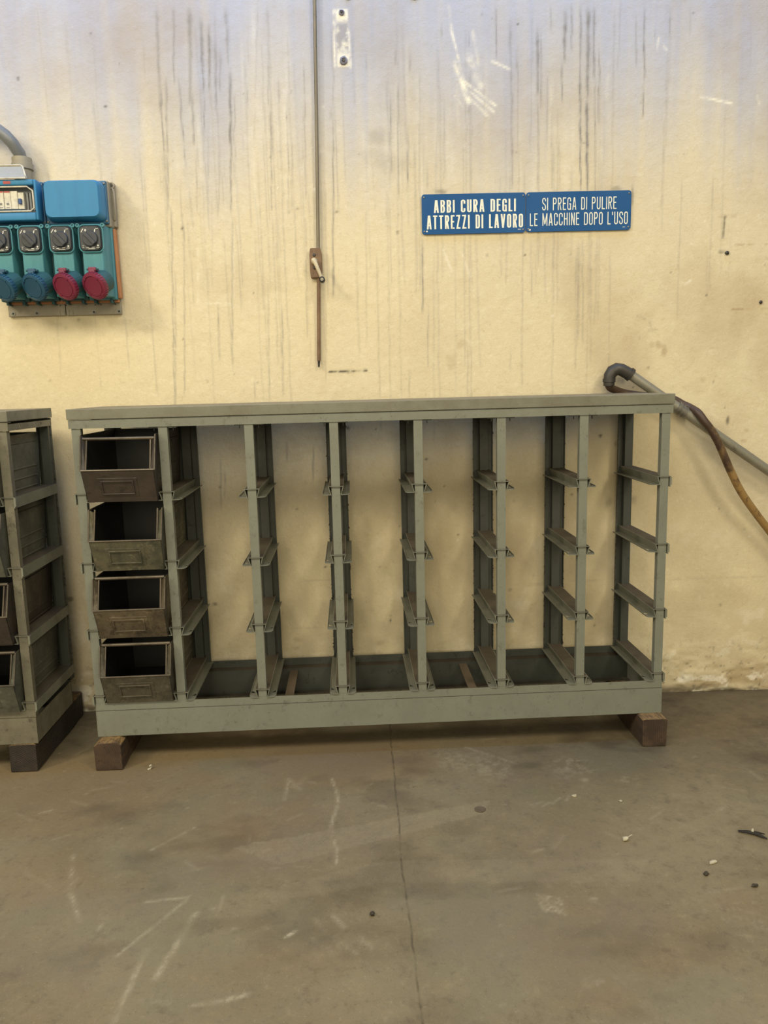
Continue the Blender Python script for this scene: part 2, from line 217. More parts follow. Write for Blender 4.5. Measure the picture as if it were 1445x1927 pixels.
def wood(name, a, b):
    t = NT(name)
    n = t.noise(9, 5, .65, (1, .25, 1))
    w = t.n('ShaderNodeTexWave', wave_type='RINGS', rings_direction='Y')
    mp = t.n('ShaderNodeMapping')
    mp.inputs['Location'].default_value = (.3, 0, .06)
    t.l(t.pos.outputs['Position'], mp.inputs['Vector'])
    t.l(mp.outputs[0], w.inputs['Vector'])
    w.inputs['Scale'].default_value = 55
    w.inputs['Distortion'].default_value = 3
    w.inputs['Detail'].default_value = 3
    c = t.mix(t.ramp(n, .35, .65), a, b)
    c = t.mix(t.math('MULTIPLY', w.outputs['Fac'], .35), c, tuple(x * .35 for x in b))
    g = t.noise(70, 5, .8, (1, .5, 1), 2)
    c = t.mix(t.ramp(g, .56, .66, 0, .7), c, tuple(x * .3 for x in b))
    sp = t.n('ShaderNodeSeparateXYZ')
    t.l(t.pos.outputs['Normal'], sp.inputs[0])
    c = t.mix(t.math('MULTIPLY', t.ramp(sp.outputs['Z'], .3, .8), t.ramp(g, .38, .6, .15, .8)), c, (.30, .19, .08))
    return t.done(c, .75, 0, t.bump(t.math('ADD', g, t.math('MULTIPLY', w.outputs['Fac'], .4)), .5, .002))
WOOD = wood('old_brown_timber', (.085, .050, .029), (.038, .023, .015))
WOODDK = wood('dark_oily_timber', (.042, .030, .022), (.018, .014, .012))

# ------------------------------------------------------------------ mesh helpers
class MB:
    def __init__(s):
        s.v, s.f = [], []
    def add(s, vs, fs):
        k = len(s.v)
        s.v += [tuple(x) for x in vs]
        s.f += [tuple(i + k for i in q) for q in fs]
        return s
    def box(s, x0, x1, y0, y1, z0, z1):
        vs = [(x, y, z) for z in (z0, z1) for y in (y0, y1) for x in (x0, x1)]
        return s.add(vs, [(0, 2, 3, 1), (4, 5, 7, 6), (0, 1, 5, 4), (2, 6, 7, 3), (0, 4, 6, 2), (1, 3, 7, 5)])
    def prism(s, poly, axis, a, b):
        """poly: 2-D outline; axis 0/1/2 is the extrusion direction"""
        n = len(poly)
        def mk(p, t):
            return [(t, p[0], p[1]), (p[0], t, p[1]), (p[0], p[1], t)][axis]
        vs = [mk(p, a) for p in poly] + [mk(p, b) for p in poly]
        fs = [tuple(range(n))[::-1], tuple(range(n, 2 * n))]
        fs += [(i, (i + 1) % n, n + (i + 1) % n, n + i) for i in range(n)]
        return s.add(vs, fs)
    def sheet(s, prof, axis, a, b, th):
        """open 2-D polyline profile given thickness and extruded"""
        n = len(prof)
        off = []
        for i in range(n):
            p0, p1, p2 = prof[max(i - 1, 0)], prof[i], prof[min(i + 1, n - 1)]
            d = Vector((p2[0] - p0[0], p2[1] - p0[1])).normalized()
            off.append((p1[0] - d.y * th, p1[1] + d.x * th))
        for i in range(n - 1):
            s.prism([prof[i], prof[i + 1], off[i + 1], off[i]], axis, a, b)
        return s
    def tube(s, pts, rad, seg=10, cap=True):
        pts = [Vector(p) for p in pts]
        n = len(pts)
        rr = rad if isinstance(rad, (list, tuple)) else [rad] * n
        vs, fs = [], []
        up = None
        for i, p in enumerate(pts):
            d = (pts[min(i + 1, n - 1)] - pts[max(i - 1, 0)]).normalized()
            if up is None:
                up = Vector((0, 0, 1)) if abs(d.z) < .9 else Vector((1, 0, 0))
            a = d.cross(up).normalized()
            up = a.cross(d).normalized()
            for k in range(seg):
                t = 2 * PI * k / seg
                vs.append(p + (a * math.cos(t) + up * math.sin(t)) * rr[i])
        for i in range(n - 1):
            for k in range(seg):
                k2 = (k + 1) % seg
                fs.append((i * seg + k, i * seg + k2, (i + 1) * seg + k2, (i + 1) * seg + k))
        if cap:
            fs.append(tuple(range(seg))[::-1])
            fs.append(tuple((n - 1) * seg + k for k in range(seg)))
        return s.add(vs, fs)
    def lathe(s, prof, seg=24, mat=None):
        """prof: (radius, height) along local z"""
        vs, fs = [], []
        n = len(prof)
        for rr, h in prof:
            for k in range(seg):
                t = 2 * PI * k / seg
                vs.append(Vector((rr * math.cos(t), rr * math.sin(t), h)))
        for i in range(n - 1):
            for k in range(seg):
                k2 = (k + 1) % seg
                fs.append((i * seg + k, i * seg + k2, (i + 1) * seg + k2, (i + 1) * seg + k))
        fs.append(tuple(range(seg))[::-1])
        fs.append(tuple((n - 1) * seg + k for k in range(seg)))
        if mat is not None:
            vs = [mat @ p for p in vs]
        return s.add(vs, fs)
    def map(s, fn):
        s.v = [tuple(fn(*p)) for p in s.v]
        return s
    def mesh(s, name, bevel=0.0, seg=2, smooth=False):
        m = bpy.data.meshes.new(name)
        m.from_pydata(s.v, [], s.f)
        bm = bmesh.new()
        bm.from_mesh(m)
        bmesh.ops.recalc_face_normals(bm, faces=bm.faces)
        if bevel:
            e = [x for x in bm.edges if len(x.link_faces) == 2 and x.calc_face_angle(0) > .6]
            bmesh.ops.bevel(bm, geom=e, offset=bevel, segments=seg, affect='EDGES', profile=.5, clamp_overlap=True)
        bm.to_mesh(m)
        bm.free()
        if smooth:
            for p in m.polygons:
                p.use_smooth = True
            try:
                m.set_sharp_from_angle(angle=math.radians(40))
            except Exception:
                pass
        return m

def obj(name, mb, mat, parent=None, bevel=0.0, seg=2, smooth=False, label=None):
    m = mb if isinstance(mb, bpy.types.Mesh) else mb.mesh(name, bevel, seg, smooth)
    if not m.materials:
        m.materials.append(mat)
    o = bpy.data.objects.new(name, m)
    C.objects.link(o)
    if parent:
        o.parent = parent
    if label:
        o['label'] = label
    return o

def thing(name, label, cat, loc=(0, 0, 0), rot=(0, 0, 0), group=None):
    o = bpy.data.objects.new(name, None)
    o.empty_display_size = .05
    C.objects.link(o)
    o.location = loc
    o.rotation_euler = rot
    return tag(o, label, cat, group)

def tag(o, label, cat, group=None):
    o['label'] = label
    o['category'] = cat
    if group:
        o['group'] = group
    return o

def copy_tree(o, parent=None):
    c = o.copy()
    C.objects.link(c)
    if parent:
        c.parent = parent
    for ch in list(o.children):
        copy_tree(ch, c)
    return c

# wall plane: y = WY - WS * x ; wall-mounted things live in a frame turned with it
WY, WS = .388, .0225
WROT = (0, 0, -math.atan(WS))
def on_wall(x, z, h=0.0):
    return (x, WY - WS * x - h, z)

# ------------------------------------------------------------------ noise on grids (stains with shapes of their own)
rng = np.random.default_rng(7)
def vnoise(X, Y, sx, sy, octv=4, seed=0):
    out = np.zeros_like(X)
    amp, tot = 1.0, 0.0
    for o in range(octv):
        g = np.random.default_rng(seed * 31 + o).random((97, 89))
        x = X / sx * 2 ** o + 13.7
        y = Y / sy * 2 ** o + 5.3
        xi, yi = np.floor(x).astype(int), np.floor(y).astype(int)
        fx, fy = x - xi, y - yi
        fx, fy = fx * fx * (3 - 2 * fx), fy * fy * (3 - 2 * fy)
        a, b = g[xi % 97, yi % 89], g[(xi + 1) % 97, yi % 89]
        c, d = g[xi % 97, (yi + 1) % 89], g[(xi + 1) % 97, (yi + 1) % 89]
        out += amp * ((a * (1 - fx) + b * fx) * (1 - fy) + (c * (1 - fx) + d * fx) * fy)
        tot += amp
        amp *= .55
    return out / tot
def sstep(v, a, b):
    t = np.clip((v - a) / (b - a), 0, 1)
    return t * t * (3 - 2 * t)
def seg_dist(X, Y, x0, y0, x1, y1):
    dx, dy = x1 - x0, y1 - y0
    t = np.clip(((X - x0) * dx + (Y - y0) * dy) / (dx * dx + dy * dy + 1e-12), 0, 1)
    return np.hypot(X - x0 - t * dx, Y - y0 - t * dy), t
def window(A, a, b):
    i = np.searchsorted(A, a), np.searchsorted(A, b)
    return slice(max(i[0] - 1, 0), min(i[1] + 1, len(A)))
def grid_mesh(name, P, nx, ny):
    m = bpy.data.meshes.new(name)
    m.vertices.add(nx * ny)
    m.vertices.foreach_set('co', P.astype(np.float32).ravel())
    ii = np.arange(nx * ny).reshape(nx, ny)
    q = np.stack([ii[:-1, :-1], ii[1:, :-1], ii[1:, 1:], ii[:-1, 1:]], -1).reshape(-1, 4)
    m.loops.add(q.size)
    m.loops.foreach_set('vertex_index', q.astype(np.int32).ravel())
    m.polygons.add(len(q))
    m.polygons.foreach_set('loop_start', (np.arange(len(q)) * 4).astype(np.int32))
    m.polygons.foreach_set('use_smooth', np.ones(len(q), bool))
    m.update()
    return m
def put_attr(m, name, A):
    a = m.attributes.new(name, 'FLOAT', 'POINT')
    a.data.foreach_set('value', A.astype(np.float32).ravel())

# ------------------------------------------------------------------ back wall
xs = np.concatenate([np.arange(-4, -.5, .25), np.arange(-.5, 2.36, .0042), np.arange(2.5, 6.01, .25)])
zs = np.concatenate([np.arange(0, 2.32, .0058), np.arange(2.4, 4.01, .2)])
X, Z = np.meshgrid(xs, zs, indexing='ij')
drip = np.zeros_like(X); brown = np.zeros_like(X); dark = np.zeros_like(X); white = np.zeros_like(X)
def mx(A, sl, v):
    A[sl] = np.maximum(A[sl], v)
wob = vnoise(X, Z, .03, .05, 3, 2)
wob2 = vnoise(X, Z, .02, .02, 3, 5)
def add_drip(x0, x1, z0, z1, wmm, st):
    sl = (window(xs, min(x0, x1) - .03, max(x0, x1) + .03), window(zs, z1 - .02, z0 + .01))
    x, z = X[sl], Z[sl]
    t = np.clip((z0 - z) / max(z0 - z1, 1e-3), 0, 1)
    cx = x0 + (x1 - x0) * t + (wob[sl] - .5) * .006
    hw = wmm * .001 * (.62 - .25 * t) * (.6 + .9 * wob2[sl])
    v = st * np.exp(-((x - cx) / np.maximum(hw, .0026)) ** 2) * sstep(z, z1 - .01, z1 + .02) * sstep(z0 - z, -.005, .06) * (.55 + .9 * wob2[sl])
    mx(drip, sl, v)
for d in DRIPS:
    add_drip(*d)
rr = random.Random(3)
for i in range(150):
    x = rr.uniform(-.3, 2.2)
    if rr.random() < .6:
        x = rr.choice([.3, .42, .6, .95, 1.05, 1.3, 1.5]) + rr.gauss(0, .08)
    z = rr.uniform(1.5, 2.28)
    add_drip(x, x + rr.gauss(0, .006), z, max(.6, z - rr.uniform(.1, .7)), rr.uniform(2.5, 7), rr.uniform(.08, .22))
for i in range(46):      # pale run-offs between the dark ones
    x = rr.choice([.35, .5, .62, .9, 1.0, 1.12, 1.42, 1.52]) + rr.gauss(0, .06)
    z = rr.uniform(1.8, 2.3); l = rr.uniform(.15, .5)
    sl = (window(xs, x - .03, x + .03), window(zs, z - l, z))
    mx(white, sl, rr.uniform(.08, .26) * np.exp(-((X[sl] - x - (wob[sl] - .5) * .006) / rr.uniform(.004, .012)) ** 2) * sstep(Z[sl], z - l, z - l * .5) * sstep(-Z[sl], -z, -z + .12) * wob2[sl] * 1.6)
for x, z, rx, rz, st, k in BLOBS:
    sl = (window(xs, x - 2.2 * rx - .01, x + 2.2 * rx + .01), window(zs, z - 2.2 * rz - .01, z + 2.2 * rz + .01))
    d = np.hypot((X[sl] - x) / rx, (Z[sl] - z) / rz) + (wob2[sl] - .5) * 1.5
    mx(brown if k == 0 else dark, sl, st * (.45 if rx > .03 else .6 if rx > .014 else 1.0) * sstep(-d, -1.6, -.3) * (.35 + .5 * wob[sl] + .5 * wob2[sl]))
for x0, z0, x1, z1, wmm, st, k in LINES:
    w = wmm * .001
    sl = (window(xs, min(x0, x1) - w * 2 - .006, max(x0, x1) + w * 2 + .006), window(zs, min(z0, z1) - w * 2 - .006, max(z0, z1) + w * 2 + .006))
    d, t = seg_dist(X[sl], Z[sl], x0, z0, x1, z1)
    v = st * np.exp(-(d / np.maximum(w * .6, .0036)) ** 2) * (.3 + 1.2 * sstep(wob2[sl], .3, .65))
    mx((brown, dark, white)[k], sl, v)
# torn-off strip with bare white plaster round two plugs
(px0, pz1), (px1, pz0) = PATCH[0], PATCH[1]
ins = sstep(X, px0 - .004, px0 + .004) * sstep(-X, -px1 - .004, -px1 + .004) * sstep(Z, pz0 - .004, pz0 + .004) * sstep(-Z, -pz1 - .004, -pz1 + .004)
bare = np.maximum(sstep(-Z, -pz0 - .06, -pz0 - .02), sstep(Z, pz1 - .045, pz1 - .02))
white = np.maximum(white, ins * bare * .95)
white = np.maximum(white, ins * (1 - bare) * sstep(wob2, .5, .7) * .8)
dark = np.maximum(dark, ins * (1 - bare) * .25)
# plaster grime in broad clouds, knocked base; darker broken line along the foot
cl = vnoise(X, Z, .5, .7, 5, 11)
cl2 = vnoise(X, Z, .18, .25, 5, 12)
brown = np.maximum(brown, .30 * sstep(cl, .5, .75) + .16 * sstep(cl2, .55, .8))
foot = sstep(-Z, -.26, -.02)
rough_foot = foot * sstep(vnoise(X, Z, .12, .05, 5, 14), .42, .62)
brown = np.maximum(brown, .75 * foot * sstep(vnoise(X, Z, .2, .05, 5, 15), .45, .7))
dark = np.maximum(dark, np.maximum(.75 * sstep(-Z, -.035, -.004) * sstep(vnoise(X, Z, .07, .03, 4, 16), .3, .6), .7 * foot * sstep(vnoise(X, Z, .013, .012, 3, 19), .66, .8)))
white = np.maximum(white, .8 * foot * sstep(vnoise(X, Z, .05, .03, 5, 17), .52, .66))
white = np.maximum(white, .35 * sstep(-Z, -.75, -.4) * sstep(vnoise(X, Z, .1, .1, 5, 18), .62, .8))
# bluish glare painted over the upper wall, partly grey run-off: streaky, ragged lower edge
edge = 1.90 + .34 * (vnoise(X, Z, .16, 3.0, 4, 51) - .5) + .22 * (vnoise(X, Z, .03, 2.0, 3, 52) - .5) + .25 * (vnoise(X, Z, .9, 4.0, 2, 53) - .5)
glare_wash = sstep(Z - edge, -.30, .34) * (.82 + .36 * (vnoise(X, Z, .02, .5, 3, 54) - .5)) + .12 * sstep(Z, 1.3, 1.9)
# random specks
for i in range(170):
    x, z = rr.uniform(-.4, 2.3), rr.uniform(.05, 2.3)
    a = rr.uniform(.0012, .003) * (1.5 if rr.random() < .1 else 1)
    sl = (window(xs, x - .015, x + .015), window(zs, z - .015, z + .015))
    d = np.hypot((X[sl] - x) / (a * rr.uniform(.8, 2)), (Z[sl] - z) / (a * 1.3))
    mx(dark if rr.random() < .75 else white, sl, rr.uniform(.3, .9) * np.exp(-d * d))
rel = (vnoise(X, Z, .25, .3, 4, 21) - .5) * .004 + (vnoise(X, Z, .03, .03, 3, 22) - .5) * .0012 + rough_foot * .006 - foot * .003 + foot * (vnoise(X, Z, .025, .02, 3, 23) - .5) * .005
P = np.stack([X, WY - WS * X + np.minimum(-rel, .006) + .002, Z], -1)
m = grid_mesh('wall_back', P, len(xs), len(zs))
for n_, A in (('drip', drip), ('brown', brown), ('dark', dark), ('white', white), ('glare_wash', glare_wash)):
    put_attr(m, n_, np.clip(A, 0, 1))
t = NT('cream_plaster')
n1 = t.noise(1.6, 5, .6)
n2 = t.noise(28, 6, .7)
n3 = t.noise(160, 4, .75)
c = t.mix(t.ramp(n1, .3, .7), (.70, .61, .415), (.66, .575, .40))
c = t.mix(t.ramp(n2, .55, .8, 0, .35), c, (.56, .47, .31))
n4 = t.noise(75, 5, .8, (1, 1, 1), 9)
c = t.mix(t.ramp(n4, .69, .73, 0, .7), c, (.13, .105, .075))
c = t.mix(t.ramp(n4, .45, .30, 0, .45), c, (.82, .74, .54))
c = t.mix(t.ramp(n4, .54, .68, 0, .35), c, (.50, .41, .265))
c = t.mix(t.ramp(n2, .46, .30, 0, .30), c, (.80, .72, .53))
c = t.mix(t.attr('glare_wash').outputs['Fac'], c, (.42, .435, .53))  # painted glare tint, mixed with grey run-off
c = t.mix(t.attr('brown').outputs['Fac'], c, (.36, .26, .145))
c = t.mix(t.math('MULTIPLY', t.attr('drip').outputs['Fac'], t.ramp(n2, .25, .6, .8, 1.35)), c, (.20, .19, .185))
c = t.mix(t.attr('dark').outputs['Fac'], c, (.07, .062, .05))
c = t.mix(t.math('MULTIPLY', t.attr('white').outputs['Fac'], t.ramp(n3, .35, .55, .6, 1)), c, (.86, .82, .70))
c = t.mix(t.ramp(n3, .68, .74, 0, .55), c, (.20, .16, .11))
b = t.bump(n2, .55, .0045)
b = t.bump(n4, .45, .0022, b)
b = t.bump(n3, .4, .0013, b)
b = t.bump(t.attr('drip').outputs['Fac'], .25, .002, b)
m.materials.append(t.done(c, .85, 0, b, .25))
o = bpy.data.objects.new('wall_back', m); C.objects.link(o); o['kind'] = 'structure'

# ------------------------------------------------------------------ floor
jx0, jx1 = min(p[0] for p in JOINT) - .02, max(p[0] for p in JOINT) + .02
fx = np.concatenate([np.arange(-4, -.6, .3), np.arange(-.6, jx0, .0062), np.arange(jx0, jx1, .0016), np.arange(jx1 + .003, 2.5, .0062), np.arange(2.6, 6.01, .3)])
fy = np.concatenate([np.arange(-5, -1.45, .3), np.arange(-1.4, .41, .0066), [.5, .6]])
X, Y = np.meshgrid(fx, fy, indexing='ij')
light = np.zeros_like(X); dirt_shade = np.zeros_like(X); rust = np.zeros_like(X); green = np.zeros_like(X); purple = np.zeros_like(X); crack = np.zeros_like(X)
w1 = vnoise(X, Y, .02, .02, 3, 31); w2 = vnoise(X, Y, .06, .05, 4, 32)
for x0, y0, x1, y1, wmm, st in FLINES:
    w = wmm * .001
    sl = (window(fx, min(x0, x1) - .03, max(x0, x1) + .03), window(fy, min(y0, y1) - .03, max(y0, y1) + .03))
    d, tt = seg_dist(X[sl], Y[sl], x0, y0, x1, y1)
    mx(light, sl, st * np.exp(-((d + (w1[sl] - .5) * .004) / max(w * .6, .0042)) ** 2) * (.35 + 1.1 * sstep(w1[sl], .3, .6)))
for p, q in zip(JOINT, JOINT[1:]):
    sl = (window(fx, min(p[0], q[0]) - .03, max(p[0], q[0]) + .03), window(fy, min(p[1], q[1]) - .01, max(p[1], q[1]) + .01))
    d, tt = seg_dist(X[sl] + (w2[sl] - .5) * .007 + (w1[sl] - .5) * .003, Y[sl], *p, *q)
    mx(crack, sl, np.exp(-(d / .0019) ** 2) * (.35 + .75 * sstep(w1[sl], .35, .6)))
def in_poly(x, y, poly):
    r_ = np.zeros_like(x, bool)
    n = len(poly)
    for i in range(n):
        (a, b_), (c_, d_) = poly[i], poly[(i + 1) % n]
        r_ ^= ((b_ > y) != (d_ > y)) & (x < (c_ - a) * (y - b_) / (d_ - b_ + 1e-12) + a)
    return r_
for poly, st in zip(FBANDS, (.16, .10)):
    k = in_poly(X + (w1 - .5) * .006, Y + (w1 - .5) * .006, poly) * st * (.75 + .5 * w2)
    light = np.maximum(light, k)
KEY = {'o': rust, 'w': light, 'g': green, 'p': purple, 'd': dirt_shade}
for x, y, rx, ry, st, k in FBLOBS:
    d = np.hypot((X - x) / rx, (Y - y) / ry) + (w2 - .5) * 1.6
    v = st * sstep(-d, -1.5, -.2)
    if k == 'w':
        v = v * sstep(vnoise(X, Y, .012, .012, 2, 33) * .5 + w1 * .5, .46, .62) * .8
    KEY[k][:] = np.maximum(KEY[k], v)
c1 = vnoise(X, Y, .55, .4, 5, 41); c2 = vnoise(X, Y, .3, .22, 5, 42); c3 = vnoise(X, Y, .45, .35, 5, 43)
rust = np.maximum(rust, .35 * sstep(c1, .5, .75)); green = np.maximum(green, .35 * sstep(c2, .52, .75)); purple = np.maximum(purple, .3 * sstep(c3, .52, .75))
dirt_shade = np.maximum(dirt_shade, .55 * sstep(Y + .24 * (X - .8), -.28, .36) + .35 * sstep(vnoise(X, Y, .2, .12, 5, 44), .55, .8))  # dirt patches plus painted floor shade, deepening towards wall and right
for i in range(110):
    x, y = rr.uniform(-.4, 2.2), rr.uniform(-1.2, .3)
    a = rr.uniform(0, PI); l = rr.uniform(.01, .06)
    x1, y1 = x + l * math.cos(a), y + l * math.sin(a)
    sl = (window(fx, min(x, x1) - .02, max(x, x1) + .02), window(fy, min(y, y1) - .02, max(y, y1) + .02))
    d, tt = seg_dist(X[sl], Y[sl], x, y, x1, y1)
    mx(light if rr.random() < .7 else dirt_shade, sl, rr.uniform(.08, .3) * np.exp(-(d / .004) ** 2))
for i in range(170):
    x, y = rr.uniform(-.4, 2.2), rr.uniform(-1.2, .3)
    a = rr.uniform(.002, .0045)
    sl = (window(fx, x - .02, x + .02), window(fy, y - .02, y + .02))
    d = np.hypot(X[sl] - x, Y[sl] - y) / a
    mx(light if rr.random() < .55 else dirt_shade, sl, rr.uniform(.2, .6) * np.exp(-d * d))
P = np.stack([X, Y, (vnoise(X, Y, .4, .4, 3, 45) - .5) * .002 - .0015 - .002 * crack], -1)
m = grid_mesh('floor', P, len(fx), len(fy))
for n_, A in (('pale', light), ('dirt_shade', dirt_shade), ('rust', rust), ('green', green), ('purple', purple), ('crack', crack)):
    put_attr(m, n_, np.clip(A, 0, 1))
t = NT('worn_concrete')
n1 = t.noise(2.2, 6, .62)
n2 = t.noise(22, 7, .72)
n3 = t.noise(260, 4, .75)
c = t.mix(t.ramp(n1, .32, .68), (.226, .188, .118), (.176, .144, .088))
c = t.mix(t.ramp(n2, .5, .72, 0, .6), c, (.100, .078, .048))
c = t.mix(t.ramp(n2, .46, .28, 0, .5), c, (.30, .255, .170))
n4 = t.noise(90, 5, .8, (1, 1, 1), 4)
c = t.mix(t.ramp(n4, .56, .70, 0, .5), c, (.075, .058, .036))
c = t.mix(t.ramp(n4, .42, .30, 0, .4), c, (.34, .30, .205))
c = t.mix(t.attr('rust').outputs['Fac'], c, (.225, .140, .068))
c = t.mix(t.attr('green').outputs['Fac'], c, (.165, .166, .115))
c = t.mix(t.attr('purple').outputs['Fac'], c, (.185, .145, .115))
c = t.mix(t.attr('dirt_shade').outputs['Fac'], c, (.055, .040, .026))
c = t.mix(t.math('MULTIPLY', t.attr('pale').outputs['Fac'], t.ramp(n4, .38, .58, .25, .85)), c, (.46, .41, .30))
c = t.mix(t.math('MULTIPLY', t.attr('crack').outputs['Fac'], .55), c, (.035, .028, .02))
c = t.mix(t.ramp(n3, .60, .72, 0, .6), c, (.075, .060, .038))
c = t.mix(t.ramp(n3, .38, .27, 0, .5), c, (.46, .40, .28))
b = t.bump(n2, .25, .0022)
b = t.bump(n3, .25, .0009, b)
m.materials.append(t.done(c, t.ramp(n2, .3, .7, .36, .62), 0, b, .5))
o = bpy.data.objects.new('floor', m); C.objects.link(o); o['kind'] = 'structure'

# ------------------------------------------------------------------ storage rack
ZO = 1.056
PITCH = .24
LEV = [ZO - .2386, ZO - .4394, ZO - .6395, ZO - .841]
TOP_RAIL = ZO - .0546
BASE_TOP, SEAM, BASE_BOT = ZO - .8658, ZO - .8897, ZO - .9692
DEP = .322

def runner_mesh(kind):
    """pressed hat rail seen end-on: flat top over the post, webs leaning in, flanges turned out"""
    b = MB()
    th = .0016
    y0, y1 = -.004, DEP - .004
    sides = {'mid': (-1, 1), 'left': (1,), 'right': (-1,)}[kind]
    tl = -.0205 if -1 in sides else -.017
    tr = .0205 if 1 in sides else .017
    b.box(tl, tr, y0, y1, -th, 0)
    for s in sides:
        prof = [(.0205, 0), (.0195, -.003), (.0140, -.0235)]
        b.sheet([(s * x, z) for x, z in prof], 1, y0, y1, th * s)
        # flange with a clipped front corner and a three-cornered punched hole
        xi, xo = .0135, .0395
        def fl(pts):
            b.prism([(s * x, y) for x, y in pts], 2, -.0252, -.0236)
        fl([(xi, y0), (.030, y0), (.036, y0 + .003), (xo, y0 + .011), (xo, .028), (xi, .028)])
        fl([(xi, .028), (.021, .028), (.034, .046), (xi, .046)])
        fl([(.036, .028), (xo, .028), (xo, .046), (.036, .046)])
        fl([(xi, .046), (xo, .046), (xo, y1), (xi, y1)])
        b.box(min(s * xo, s * (xo - .0015)), max(s * xo, s * (xo - .0015)), y0 + .014, y1, -.0252, -.0215)
    if kind != 'mid':                 # plain upright strip closes the end bay
        s = -1 if kind == 'left' else 1
        b.box(min(s * .015, s * .0175), max(s * .015, s * .0175), y0, y1, -.031, 0)
        b.box(min(s * .0175, s * .0205), max(s * .0175, s * .0205), y0, .006, -.026, -.002)
    m_ = b.mesh('runner')
    m_.materials.append(RUNF)
    m_.materials.append(DUSTTOP)
    for p in m_.polygons[0:6]:          # the flat top carries a layer of dust
        p.material_index = 1 if p.normal.z > .5 else 0
    return m_

def bracket_mesh():
    b = MB()
    b.box(-.040, .040, .004, DEP - .02, -.0030, -.0006)
    for s in (-1, 1):
        b.prism([(.012, -.003), (.020, -.003), (.017, -.011), (.0145, -.012)], 0, s * .027 - .001, s * .027 + .001)
    return b.mesh('top_bracket')

